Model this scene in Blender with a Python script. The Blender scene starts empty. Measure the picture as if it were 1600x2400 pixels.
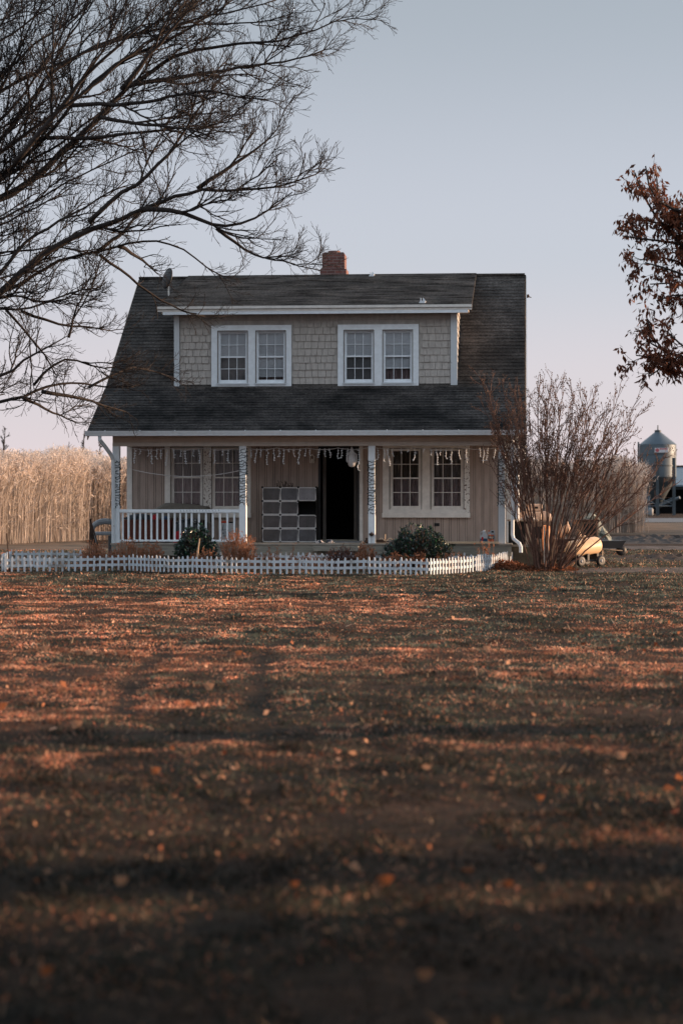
import bpy, math, random
import numpy as np
from mathutils import Vector
# ---------------------------------------------------------------- camera, sky, sun
F = 4830.0                      # focal length in photo pixels (1600 x 2400)
HC = 1.65                       # eye height
sc = bpy.context.scene
cam = bpy.data.objects.new('camera', bpy.data.cameras.new('camera'))
sc.collection.objects.link(cam); sc.camera = cam
cam.location = (0, 0, HC); cam.rotation_euler = (math.radians(90), 0, 0)
cam.data.sensor_fit = 'VERTICAL'; cam.data.sensor_height = 36
cam.data.lens = 36 * F / 2400; cam.data.shift_y = -40 / 2400
cam.data.clip_end = 3000
cam.data.dof.use_dof = True; cam.data.dof.focus_distance = 46.5; cam.data.dof.aperture_fstop = 2.0
SAZ, SEL = 81.0, 6.5            # sun azimuth clockwise from +Y, elevation
w = bpy.data.worlds.new('World'); sc.world = w; w.use_nodes = True
nt = w.node_tree; bg = nt.nodes['Background']
sky = nt.nodes.new('ShaderNodeTexSky'); sky.sky_type = 'NISHITA'; sky.sun_disc = False
sky.sun_elevation = math.radians(SEL); sky.sun_rotation = math.radians(SAZ)
sky.air_density = 1.0; sky.dust_density = 0.6; sky.ozone_density = 2.0
tc = nt.nodes.new('ShaderNodeTexCoord'); sep = nt.nodes.new('ShaderNodeSeparateXYZ')
nt.links.new(tc.outputs['Generated'], sep.inputs[0])
rp = nt.nodes.new('ShaderNodeValToRGB'); rp.color_ramp.interpolation = 'EASE'
rp.color_ramp.elements[0].position = 0.0; rp.color_ramp.elements[0].color = (0.475, 0.41, 0.45, 1)
rp.color_ramp.elements[1].position = 0.25; rp.color_ramp.elements[1].color = (0.25, 0.27, 0.30, 1)
e = rp.color_ramp.elements.new(0.12); e.color = (0.345, 0.352, 0.40, 1)
e = rp.color_ramp.elements.new(0.05); e.color = (0.42, 0.385, 0.43, 1)
e = rp.color_ramp.elements.new(0.36); e.color = (0.70, 0.78, 0.86, 1)  # brighter sky band above the frame, added to fill the facade
e = rp.color_ramp.elements.new(0.55); e.color = (0.74, 0.82, 0.90, 1)
e = rp.color_ramp.elements.new(0.80); e.color = (0.26, 0.32, 0.40, 1)
e = rp.color_ramp.elements.new(1.0); e.color = (0.20, 0.27, 0.36, 1)
nt.links.new(sep.outputs['Z'], rp.inputs[0])
gr = nt.nodes.new('ShaderNodeMix'); gr.data_type = 'RGBA'; gr.inputs[0].default_value = 0.82
sc10 = nt.nodes.new('ShaderNodeVectorMath'); sc10.operation = 'SCALE'; sc10.inputs['Scale'].default_value = 10.0
nt.links.new(rp.outputs[0], sc10.inputs[0])
nt.links.new(sky.outputs[0], gr.inputs[6]); nt.links.new(sc10.outputs[0], gr.inputs[7])
nt.links.new(gr.outputs[2], bg.inputs[0]); bg.inputs[1].default_value = 0.1
sun = bpy.data.objects.new('sun', bpy.data.lights.new('sun', 'SUN')); sc.collection.objects.link(sun)
sun.data.energy = 5.0; sun.data.angle = math.radians(0.6); sun.data.color = (1.0, 0.66, 0.42)
sd = Vector((math.sin(math.radians(SAZ)) * math.cos(math.radians(SEL)), math.cos(math.radians(SAZ)) * math.cos(math.radians(SEL)), math.sin(math.radians(SEL))))
sun.rotation_euler = sd.to_track_quat('Z', 'Y').to_euler()
sc.view_settings.view_transform = 'Standard'; sc.view_settings.look = 'None'
sc.view_settings.exposure = 0.88; sc.view_settings.gamma = 1.0
sc.cycles.max_bounces = 5; sc.cycles.transparent_max_bounces = 12
rnd = random.Random(7); rng = np.random.default_rng(11)
COL = sc.collection

# ---------------------------------------------------------------- pixel <-> place
def at(px, py, Y): return Vector(((px - 800) / F * Y, Y, HC + (1160 - py) / F * Y))
def gy(py): return HC * F / (py - 1160)
def gp(px, py):
    Y = gy(py); return Vector(((px - 800) / F * Y, Y, 0))
A = math.atan(0.0888); CA, SA = math.cos(A), math.sin(A)
HX, HY = 4.086, 46.0            # right front eave corner of the house
def uz(px, py, v):              # house coordinates (u right, z up) of a photo point at depth v
    r = (px - 800) / F
    u = (r * (HY + CA * v) - HX - SA * v) / (CA + r * SA)
    Y = HY - SA * u + CA * v
    return u, HC + (1160 - py) / F * Y
def hw(u, v, z): return Vector((HX + CA * u + SA * v, HY - SA * u + CA * v, z))

# ---------------------------------------------------------------- materials
def mat(name, col, rough=0.7, var=0.12, scale=6.0, bump=0.0, bscale=40.0, spec=0.3, metal=0.0, stretch=(1, 1, 1), col2=None, thr=None, attr=None, sheen=0):
    m = bpy.data.materials.new(name); m.use_nodes = True
    n = m.node_tree; b = n.nodes['Principled BSDF']
    b.inputs['Roughness'].default_value = rough; b.inputs['Metallic'].default_value = metal
    b.inputs['Specular IOR Level'].default_value = spec
    t = n.nodes.new('ShaderNodeTexCoord'); mp = n.nodes.new('ShaderNodeMapping'); mp.inputs['Scale'].default_value = stretch
    n.links.new(t.outputs['Object'], mp.inputs[0])
    no = n.nodes.new('ShaderNodeTexNoise'); no.inputs['Scale'].default_value = scale; no.inputs['Detail'].default_value = 8; no.inputs['Roughness'].default_value = 0.65
    n.links.new(mp.outputs[0], no.inputs[0])
    cr = n.nodes.new('ShaderNodeValToRGB')
    c2 = col2 or tuple(min(1, c * (1 + var)) for c in col); c1 = col if col2 else tuple(c * (1 - var) for c in col)
    cr.color_ramp.elements[0].color = (*c1, 1); cr.color_ramp.elements[1].color = (*c2, 1)
    lo, hi = thr or (0.35, 0.65)
    cr.color_ramp.elements[0].position = lo; cr.color_ramp.elements[1].position = hi
    n.links.new(no.outputs[0], cr.inputs[0])
    out = cr.outputs[0]
    if attr:
        a = n.nodes.new('ShaderNodeAttribute'); a.attribute_name = 'tone'
        mx = n.nodes.new('ShaderNodeMix'); mx.data_type = 'RGBA'; mx.blend_type = 'MULTIPLY'; mx.inputs[0].default_value = 1
        n.links.new(out, mx.inputs[6]); n.links.new(a.outputs['Color'], mx.inputs[7]); out = mx.outputs[2]
    n.links.new(out, b.inputs['Base Color'])
    if bump:
        n2 = n.nodes.new('ShaderNodeTexNoise'); n2.inputs['Scale'].default_value = bscale; n2.inputs['Detail'].default_value = 6
        n.links.new(mp.outputs[0], n2.inputs[0])
        bp = n.nodes.new('ShaderNodeBump'); bp.inputs['Strength'].default_value = bump; bp.inputs['Distance'].default_value = 0.02
        n.links.new(n2.outputs[0], bp.inputs['Height']); n.links.new(bp.outputs[0], b.inputs['Normal'])
    return m
def translucent(m, amt=0.35):
    n = m.node_tree; b = n.nodes['Principled BSDF']; o = n.nodes['Material Output']
    tr = n.nodes.new('ShaderNodeBsdfTranslucent'); mx = n.nodes.new('ShaderNodeMixShader'); mx.inputs[0].default_value = amt
    src = b.inputs['Base Color'].links[0].from_socket
    n.links.new(src, tr.inputs[0]); n.links.new(b.outputs[0], mx.inputs[1]); n.links.new(tr.outputs[0], mx.inputs[2]); n.links.new(mx.outputs[0], o.inputs[0])
    return m
M = {}
def peel(name, base, under, amount, scale=5):
    # paint with worn-through patches
    return mat(name, under, 0.6, scale=scale, col2=base, thr=(amount, amount + 0.05), bump=0.15, bscale=30)
M['trim'] = mat('white_paint', (0.76, 0.81, 0.85), 0.55, 0.06, 9, 0.1)
M['trimdirty'] = peel('weathered_white_paint', (0.56, 0.60, 0.63), (0.20, 0.18, 0.16), 0.33, 7)
M['cream'] = mat('cream_paint', (0.72, 0.69, 0.65), 0.6, 0.1, 6, 0.15)
M['creampeel'] = peel('peeling_cream_paint', (0.70, 0.67, 0.63), (0.14, 0.09, 0.07), 0.41, 20)
M['beam'] = mat('beige_beam_paint', (0.52, 0.42, 0.345), 0.65, 0.08, 5, 0.1)
M['beam2'] = mat('pale_beige_board_paint', (0.58, 0.52, 0.46), 0.65, 0.08, 5, 0.1)
M['siding'] = mat('taupe_board_paint', (0.37, 0.295, 0.255), 0.7, 0.12, 3, 0.15, stretch=(3, 3, 0.6))
M['groove'] = mat('dark_groove_paint', (0.06, 0.05, 0.045), 0.8)
M['shake'] = mat('beige_shake_siding', (0.42, 0.39, 0.36), 0.8, 0.14, 4, 0.3, stretch=(3, 3, 1))
M['deck'] = mat('grey_deck_boards', (0.30, 0.27, 0.23), 0.75, 0.2, 5, 0.2, stretch=(1, 6, 6))
M['skirt'] = mat('weathered_skirt_board', (0.24, 0.225, 0.19), 0.8, 0.2, 6, 0.3, stretch=(0.4, 4, 4))
M['tanboard'] = mat('new_tan_lumber', (0.62, 0.45, 0.30), 0.7, 0.1, 5, 0.1, stretch=(0.4, 4, 4))
M['found'] = mat('brown_foundation_block', (0.10, 0.075, 0.06), 0.9, 0.3, 8, 0.3)
M['sash_gap'] = mat('shadow_gap_strip', (.16, .14, .125), .8)  # dark tone standing in for shade in the sash gaps
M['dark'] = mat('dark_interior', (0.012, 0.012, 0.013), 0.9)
M['black'] = mat('black_metal', (0.02, 0.02, 0.022), 0.5, 0.2)
M['rust'] = mat('rusty_iron', (0.05, 0.03, 0.022), 0.8, 0.3, 20)
M['darkgrey'] = mat('dark_grey_plastic', (0.07, 0.075, 0.08), 0.5)
M['grey'] = mat('grey_plastic', (0.22, 0.23, 0.24), 0.5, 0.12)
M['white'] = mat('white_plastic', (0.72, 0.76, 0.80), 0.5, 0.05)
M['whitewire'] = mat('white_cord', (0.62, 0.60, 0.60), 0.6)
M['greenwire'] = mat('dark_green_cord', (0.02, 0.035, 0.045), 0.6)
M['brick'] = None
def brickmat():
    m = bpy.data.materials.new('red_chimney_brick'); m.use_nodes = True; n = m.node_tree; b = n.nodes['Principled BSDF']
    t = n.nodes.new('ShaderNodeTexCoord'); s = n.nodes.new('ShaderNodeSeparateXYZ'); n.links.new(t.outputs['Object'], s.inputs[0])
    ad = n.nodes.new('ShaderNodeMath'); n.links.new(s.outputs[0], ad.inputs[0]); n.links.new(s.outputs[1], ad.inputs[1])
    c = n.nodes.new('ShaderNodeCombineXYZ'); n.links.new(ad.outputs[0], c.inputs[0]); n.links.new(s.outputs[2], c.inputs[1])
    br = n.nodes.new('ShaderNodeTexBrick'); br.inputs['Scale'].default_value = 1; br.inputs['Brick Width'].default_value = 0.2; br.inputs['Row Height'].default_value = 0.072
    br.inputs['Mortar Size'].default_value = 0.008; br.inputs['Color1'].default_value = (0.20, 0.075, 0.06, 1); br.inputs['Color2'].default_value = (0.11, 0.05, 0.045, 1); br.inputs['Mortar'].default_value = (0.20, 0.15, 0.14, 1)
    n.links.new(c.outputs[0], br.inputs[0]); n.links.new(br.outputs[0], b.inputs['Base Color']); b.inputs['Roughness'].default_value = 0.9
    bp = n.nodes.new('ShaderNodeBump'); bp.inputs['Strength'].default_value = 0.6; bp.inputs['Distance'].default_value = 0.01; bp.invert = True
    n.links.new(br.outputs['Fac'], bp.inputs['Height']); n.links.new(bp.outputs[0], b.inputs['Normal']); return m
M['brick'] = brickmat()
def roofmat(name, ca, cb, cstain):
    m = bpy.data.materials.new(name); m.use_nodes = True; n = m.node_tree; b = n.nodes['Principled BSDF']
    t = n.nodes.new('ShaderNodeTexCoord')
    br = n.nodes.new('ShaderNodeTexBrick'); s = n.nodes.new('ShaderNodeSeparateXYZ'); c = n.nodes.new('ShaderNodeCombineXYZ')
    n.links.new(t.outputs['Object'], s.inputs[0]); n.links.new(s.outputs[0], c.inputs[0]); n.links.new(s.outputs[2], c.inputs[1]); n.links.new(c.outputs[0], br.inputs[0])
    br.inputs['Scale'].default_value = 1; br.inputs['Brick Width'].default_value = 0.30; br.inputs['Row Height'].default_value = 0.075; br.inputs['Mortar Size'].default_value = 0.006
    br.inputs['Color1'].default_value = (*ca, 1); br.inputs['Color2'].default_value = (*cb, 1); br.inputs['Mortar'].default_value = (*[x * 0.78 for x in ca], 1)
    no = n.nodes.new('ShaderNodeTexNoise'); no.inputs['Scale'].default_value = 0.9; no.inputs['Detail'].default_value = 9; no.inputs['Roughness'].default_value = 0.72
    n.links.new(t.outputs['Object'], no.inputs[0])
    cr = n.nodes.new('ShaderNodeValToRGB'); cr.color_ramp.elements[0].position = 0.40; cr.color_ramp.elements[0].color = (*cstain, 1); cr.color_ramp.elements[1].position = 0.58; cr.color_ramp.elements[1].color = (1, 1, 1, 1)
    n.links.new(no.outputs[0], cr.inputs[0])
    sp = n.nodes.new('ShaderNodeTexNoise'); sp.inputs['Scale'].default_value = 22; sp.inputs['Detail'].default_value = 4; n.links.new(t.outputs['Object'], sp.inputs[0])
    c3 = n.nodes.new('ShaderNodeValToRGB'); c3.color_ramp.elements[0].position = 0.35; c3.color_ramp.elements[0].color = (0.55, 0.55, 0.55, 1); c3.color_ramp.elements[1].position = 0.7; c3.color_ramp.elements[1].color = (1.5, 1.5, 1.5, 1)
    n.links.new(sp.outputs[0], c3.inputs[0])
    m1 = n.nodes.new('ShaderNodeMix'); m1.data_type = 'RGBA'; m1.blend_type = 'MULTIPLY'; m1.inputs[0].default_value = 1
    m2 = n.nodes.new('ShaderNodeMix'); m2.data_type = 'RGBA'; m2.blend_type = 'MULTIPLY'; m2.inputs[0].default_value = 1
    n.links.new(br.outputs[0], m1.inputs[6]); n.links.new(cr.outputs[0], m1.inputs[7]); n.links.new(m1.outputs[2], m2.inputs[6]); n.links.new(c3.outputs[0], m2.inputs[7])
    n.links.new(m2.outputs[2], b.inputs['Base Color']); b.inputs['Roughness'].default_value = 0.9; b.inputs['Specular IOR Level'].default_value = 0.15
    bp = n.nodes.new('ShaderNodeBump'); bp.inputs['Strength'].default_value = 0.5; bp.inputs['Distance'].default_value = 0.015
    n.links.new(sp.outputs[0], bp.inputs['Height']); n.links.new(bp.outputs[0], b.inputs['Normal']); return m
M['shingle'] = roofmat('grey_asphalt_shingle', (0.098, 0.086, 0.078), (0.060, 0.054, 0.050), (0.40, 0.40, 0.40))
M['shingle2'] = roofmat('dark_porch_shingle', (0.076, 0.068, 0.064), (0.042, 0.039, 0.038), (0.22, 0.24, 0.25))
def glassmat():
    m = bpy.data.materials.new('window_glass'); m.use_nodes = True; n = m.node_tree; n.nodes.remove(n.nodes['Principled BSDF'])
    g = n.nodes.new('ShaderNodeBsdfGlossy'); g.inputs['Roughness'].default_value = 0.03; g.inputs[0].default_value = (1, 1, 1, 1)
    t = n.nodes.new('ShaderNodeBsdfTransparent'); t.inputs[0].default_value = (0.93, 0.94, 0.95, 1)
    f = n.nodes.new('ShaderNodeFresnel'); f.inputs[0].default_value = 1.27
    mx = n.nodes.new('ShaderNodeMixShader'); n.links.new(f.outputs[0], mx.inputs[0]); n.links.new(t.outputs[0], mx.inputs[1]); n.links.new(g.outputs[0], mx.inputs[2])
    n.links.new(mx.outputs[0], n.nodes['Material Output'].inputs[0]); return m
M['glass'] = glassmat()

# ---------------------------------------------------------------- mesh helpers
class MB:
    def __init__(s): s.v = []; s.f = []; s.n = 0
    def add(s, v, f):
        v = np.asarray(v, float).reshape(-1, 3); s.v.append(v); o = s.n
        s.f.extend([tuple(i + o for i in q) for q in f]); s.n += len(v); return s
    def box(s, x0, x1, y0, y1, z0, z1):
        v = [(x0, y0, z0), (x1, y0, z0), (x1, y1, z0), (x0, y1, z0), (x0, y0, z1), (x1, y0, z1), (x1, y1, z1), (x0, y1, z1)]
        return s.add(v, [(0, 3, 2, 1), (4, 5, 6, 7), (0, 1, 5, 4), (1, 2, 6, 5), (2, 3, 7, 6), (3, 0, 4, 7)])
    def bevbox(s, x0, x1, y0, y1, z0, z1, b=0.01):
        # box with chamfered edges: three nested sections
        def ring(d, z): return [(x0 + d, y0, z), (x1 - d, y0, z), (x1, y0 + d, z), (x1, y1 - d, z), (x1 - d, y1, z), (x0 + d, y1, z), (x0, y1 - d, z), (x0, y0 + d, z)]
        def ins(z): return [(x0 + 2 * b, y0 + b, z), (x1 - 2 * b, y0 + b, z), (x1 - b, y0 + 2 * b, z), (x1 - b, y1 - 2 * b, z), (x1 - 2 * b, y1 - b, z), (x0 + 2 * b, y1 - b, z), (x0 + b, y1 - 2 * b, z), (x0 + b, y0 + 2 * b, z)]
        v = ins(z0) + ring(b, z0 + b) + ring(b, z1 - b) + ins(z1); f = [tuple(range(7, -1, -1)), tuple(range(24, 32))]
        for k in range(3):
            for i in range(8):
                j = (i + 1) % 8; f.append((8 * k + i, 8 * k + j, 8 * k + 8 + j, 8 * k + 8 + i))
        return s.add(v, f)
    def prism(s, poly, axis, a, b):
        # poly: 2d points, extruded along axis from a to b
        n = len(poly)
        def P(p, t): return {'x': (t, p[0], p[1]), 'y': (p[0], t, p[1]), 'z': (p[0], p[1], t)}[axis]
        v = [P(p, a) for p in poly] + [P(p, b) for p in poly]
        return s.add(v, [tuple(range(n - 1, -1, -1)), tuple(range(n, 2 * n))] + [(i, (i + 1) % n, n + (i + 1) % n, n + i) for i in range(n)])
    def tube(s, pts, rad, sides=6, caps=True):
        pts = np.asarray(pts, float); n = len(pts)
        rad = np.full(n, rad) if np.isscalar(rad) else np.asarray(rad, float)
        t = np.gradient(pts, axis=0); t /= (np.linalg.norm(t, axis=1)[:, None] + 1e-9)
        ref = np.array([0, 0, 1.0]) if abs(t[:, 2]).mean() < 0.8 else np.array([1.0, 0, 0])
        a = np.cross(t, ref); a /= (np.linalg.norm(a, axis=1)[:, None] + 1e-9); b = np.cross(t, a)
        th = np.arange(sides) * 2 * math.pi / sides
        v = pts[:, None, :] + rad[:, None, None] * (np.cos(th)[None, :, None] * a[:, None, :] + np.sin(th)[None, :, None] * b[:, None, :])
        f = []
        for k in range(n - 1):
            for i in range(sides):
                j = (i + 1) % sides; f.append((k * sides + i, k * sides + j, (k + 1) * sides + j, (k + 1) * sides + i))
        if caps: f += [tuple(range(sides - 1, -1, -1)), tuple(range((n - 1) * sides, n * sides))]
        return s.add(v.reshape(-1, 3), f)
    def lathe(s, prof, c=(0, 0, 0), sides=24, axis='z'):
        v = []; f = []
        for r, h in prof:
            for i in range(sides):
                th = 2 * math.pi * i / sides; x, y = r * math.cos(th), r * math.sin(th)
                v.append((c[0] + x, c[1] + y, c[2] + h) if axis == 'z' else (c[0] + h, c[1] + x, c[2] + y) if axis == 'x' else (c[0] + x, c[1] + h, c[2] + y))
        for k in range(len(prof) - 1):
            for i in range(sides):
                j = (i + 1) % sides; f.append((k * sides + i, k * sides + j, (k + 1) * sides + j, (k + 1) * sides + i))
        f += [tuple(range(sides - 1, -1, -1)), tuple(range((len(prof) - 1) * sides, len(prof) * sides))]
        return s.add(v, f)
    def build(s, name, m, parent=None, smooth=False):
        me = bpy.data.meshes.new(name)
        me.from_pydata(np.concatenate(s.v).tolist(), [], s.f); me.materials.append(m)
        if smooth: me.polygons.foreach_set('use_smooth', [True] * len(me.polygons))
        me.update()
        o = bpy.data.objects.new(name, me); COL.objects.link(o)
        if parent: o.parent = parent
        return o
def fast(name, V, nper, m, parent=None, tone=None):
    """mesh of many same-sized separate faces (nper verts each); V: (N*nper,3)"""
    V = np.asarray(V, np.float32).reshape(-1, 3); nf = len(V) // nper
    me = bpy.data.meshes.new(name); me.vertices.add(len(V)); me.vertices.foreach_set('co', V.ravel())
    me.loops.add(nf * nper); me.loops.foreach_set('vertex_index', np.arange(nf * nper, dtype=np.int32))
    me.polygons.add(nf); me.polygons.foreach_set('loop_start', np.arange(0, nf * nper, nper, dtype=np.int32))
    me.polygons.foreach_set('loop_total', np.full(nf, nper, np.int32))
    me.update(calc_edges=True); me.materials.append(m)
    if tone is not None:
        a = me.color_attributes.new('tone', 'FLOAT_COLOR', 'POINT'); c = np.ones((len(V), 4), np.float32); c[:, :3] = np.repeat(tone, nper, axis=0)
        a.data.foreach_set('color', c.ravel())
    o = bpy.data.objects.new(name, me); COL.objects.link(o)
    if parent: o.parent = parent
    return o
def tag(o, label=None, cat=None, group=None, kind=None):
    if label: o['label'] = label
    if cat: o['category'] = cat
    if group: o['group'] = group
    if kind: o['kind'] = kind
    return o
def empty(name, loc, rz=0.0, label=None, cat=None, group=None):
    o = bpy.data.objects.new(name, None); COL.objects.link(o); o.location = loc; o.rotation_euler = (0, 0, rz); o.empty_display_size = 0.2
    return tag(o, label, cat, group)
def copy_tree(o, parent=None):
    c = o.copy(); COL.objects.link(c)
    if parent: c.parent = parent
    for ch in list(o.children): copy_tree(ch, c)
    return c
def unit(v):
    v = np.asarray(v, float); return v / (np.linalg.norm(v, axis=-1, keepdims=True) + 1e-9)

# ================================================================ HOUSE
H = empty('farmhouse', (HX, HY, 0), -A, 'small story-and-a-half farmhouse with dark shingle roof, wide dormer and open front porch', 'house')
W = 9.88
UL, UR = -9.40, -0.30           # outer faces of the side walls
VW = 2.13                       # front wall depth
def zroof(v):
    if v > 6.26: v = 12.52 - v
    return 3.10 + v * 0.5374 if v < 1.967 else 4.157 + (v - 1.967) * 0.7158
def shingle_strip(name, m, u0, u1, v0, v1, z0, z1, rows, parent, thick=0.10, wob=0.006):
    """a roof plane laid as lapped courses with a stepped face"""
    b = MB(); r2 = random.Random(len(name) + int(v0 * 10)); L = math.hypot(v1 - v0, z1 - z0); nv, nz = -(z1 - z0) / L, (v1 - v0) / L
    if v1 < v0: nv, nz = -nv, -nz
    seg = max(2, int((u1 - u0) / 0.45)); us = np.linspace(u0, u1, seg + 1)
    for k in range(rows):
        a0, a1 = k / rows, (k + 1) / rows
        top = []; bot = []; bt = []
        for u in us:
            w_ = r2.uniform(-wob, wob)
            d0 = 0.009 + abs(w_)
            p0 = (v0 + (v1 - v0) * a0, z0 + (z1 - z0) * a0 + w_ * 0.4); p1 = (v0 + (v1 - v0) * a1, z0 + (z1 - z0) * a1)
            bot.append((u, p0[0] + nv * d0, p0[1] + nz * d0)); top.append((u, p1[0], p1[1])); bt.append((u, p0[0], p0[1] - 0.002))
        n = len(us); v = bot + top + bt
        b.add(v, [(i, i + 1, n + i + 1, n + i) for i in range(n - 1)] + [(2 * n + i, 2 * n + i + 1, i + 1, i) for i in range(n - 1)])
    # solid deck under the courses
    t = thick
    b.prism([(v0, z0 - 0.004), (v1, z1 - 0.004), (v1, z1 - t), (v0, z0 - t)], 'x', u0, u1)
    return b.build(name, m, parent)
roof = shingle_strip('roof', M['shingle'], -W, 0, 1.967, 6.26, 4.157, 7.23, 34, H)
porch_roof = shingle_strip('porch_roof', M['shingle2'], -W - 0.02, 0, -0.03, 1.99, 3.09, 4.175, 17, H)
bb = MB(); bb.prism([(6.26, 7.23), (10.55, 4.157), (12.5, 3.1), (12.5, 2.98), (10.55, 4.04), (6.26, 7.11)], 'x', -W, 0.03)
bb.build('rear_roof', M['shingle'], H)
bb = MB(); bb.box(-W, 0, 6.17, 6.35, 7.21, 7.262); bb.build('ridge_cap', M['shingle'], roof)
# rake boards
for u0, u1 in ((-W - 0.025, -W - 0.003), (0.003 + 0.03, 0.05)):
    bb = MB(); bb.prism([(0.0, 3.05), (1.967, 4.12), (6.26, 7.19), (10.55, 4.12), (12.5, 3.06), (12.5, 2.92), (10.55, 3.97), (6.26, 7.03), (1.967, 3.95), (0.0, 2.9)], 'x', u0, u1)
    bb.build('rake_board', M['beam'] if u0 < -5 else M['cream'], H)
# dormer
DV = 2.05; DL, DR = -8.257, -1.60
dormer = empty('dormer', (0, 0, 0)); dormer.parent = H
droof = shingle_strip('dormer_roof', M['shingle'], -8.592, -1.224, 1.72, 6.28, 6.07, 7.29, 26, dormer, 0.06, 0.012)
bb = MB(); bb.box(-8.50, -1.30, 1.76, DV + 0.10, 5.91, 5.965); bb.build('soffit', M['beam'], dormer)
bb = MB(); bb.box(-8.592, -1.224, 1.69, 1.715, 6.015, 6.075); bb.box(-8.592, -1.224, 1.725, 1.75, 5.955, 6.015); bb.build('drip_edge', M['cream'], dormer)
bb = MB(); bb.box(-8.47, -1.31, 1.73, 1.757, 5.885, 5.962); bb.build('fascia', M['trim'], dormer)
bb = MB()
for u in (DL, DR - 0.06): bb.prism([(DV + 0.06, 4.10), (DV + 0.06, 5.97), (6.0, 7.12), (6.0, 6.95)], 'x', u + 0.01, u + 0.05)
dorm_bb = bb
WINS_UP = []
for (px0, px1, pyt, pyb, sash) in ((495.7, 682.9, 762.9, 907.5, ((510, 581), (599, 670))), (791.4, 980.4, 761, 906, ((805, 876), (896, 967)))):
    u0, zt = uz(px0, pyt, DV); u1, zb = uz(px1, pyb, DV)
    WINS_UP.append((u0, u1, zb, zt, [(uz(a, 0, DV)[0], uz(b_, 0, DV)[0]) for a, b_ in sash]))
cur = DL + 0.02
for wu0, wu1, wzb, wzt, ss in WINS_UP:
    dorm_bb.box(cur, wu0 + .04, DV + .06, DV + .14, 4.14, 5.97); dorm_bb.box(wu0 + .04, wu1 - .04, DV + .06, DV + .14, 4.14, wzb + .06); dorm_bb.box(wu0 + .04, wu1 - .04, DV + .06, DV + .14, wzt - .06, 5.97); cur = wu1 - .04
dorm_bb.box(cur, DR - 0.02, DV + .06, DV + .14, 4.14, 5.97); dorm_bb.build('dormer_wall', M['shake'], dormer)
# shake siding: individual shakes in courses
bb = MB(); zr = 4.26; k = 0
while zr < 5.93:
    h = 0.168; z1 = min(zr + h, 5.95); u = DL + 0.13 - (0.07 if k % 2 else 0)
    while u < DR - 0.12:
        wd = rnd.choice((0.13, 0.16, 0.18, 0.15)); a, b_ = max(u, DL + 0.13), min(u + wd, DR - 0.13)
        if b_ - a > 0.02 and not any(b_ > q[0] + .05 and a < q[1] - .05 and z1 > q[2] + .03 and zr < q[3] - .03 for q in WINS_UP):
            out = 0.028 + rnd.uniform(-0.004, 0.004); dz = rnd.uniform(-0.003, 0.003)
            bb.prism([(DV + 0.06 - out, zr + dz), (DV + 0.06 - 0.008, z1 + 0.002), (DV + 0.062, z1 + 0.002), (DV + 0.062, zr + dz)], 'x', a + 0.006, b_ - 0.006)
        u += wd
    zr += h; k += 1
bb.build('shake_siding', M['shake'], dormer)
bb = MB(); z = 4.2                                             # right cheek shakes
for k in range(11):
    zz = 4.3 + k * 0.165; vmax = min(5.5, 1.967 + (zz - 4.157) / 0.7158 + 0.05)
    if zz > 6.0: break
    vv = DV + 0.09
    while vv < vmax:
        bb.prism([(DR, zz), (DR + 0.025 + rnd.uniform(-.004, .004), zz), (DR + 0.004, zz + 0.165), (DR, zz + 0.165)], 'y', vv, min(vv + 0.14, vmax)); vv += 0.146
bb.build('side_shakes', M['shake'], dormer)
bb = MB(); bb.box(DL, DL + 0.125, DV, DV + 0.08, 4.20, 5.905); bb.build('corner_board', M['trimdirty'], dormer)
bb = MB(); bb.box(DR - 0.125, DR + 0.03, DV, DV + 0.08, 4.20, 5.905); bb.build('corner_board', M['trimdirty'], dormer)

M['blind'] = mat('pale_window_blind', (0.66, 0.69, 0.72), 0.8, 0.08, 8, stretch=(1, 1, 20))
M['blinddark'] = mat('grey_window_screen', (0.17, 0.17, 0.175), 0.8, 0.1)
M['curtain'] = mat('mauve_sheer_curtain', (0.22, 0.165, 0.165), 0.9, 0.5, 5, stretch=(6, 6, 0.6))
M['curtaindark'] = mat('brown_curtain', (0.10, 0.08, 0.07), 0.9, 0.5, 5, stretch=(8, 8, 0.4))
def sheet(name, m, u0, u1, v, z0, z1, parent, waves=8, amp=0.02, gather=None):
    b = MB(); n = 48; pts = []
    ks = [z0, z1] if not gather else [z0, (z0 + z1) / 2, z1]
    for z in ks:
        for i in range(n + 1):
            t = i / n; pts.append((u0 + (u1 - u0) * t, v + amp * math.sin(t * waves * 6.283 + 0.4 * math.sin(9 * t)), z))
    f = []
    for k in range(len(ks) - 1):
        for i in range(n): f.append((k * (n + 1) + i, k * (n + 1) + i + 1, (k + 1) * (n + 1) + i + 1, (k + 1) * (n + 1) + i))
    b.add(pts, f); return b.build(name, m, parent, smooth=True)
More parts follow.
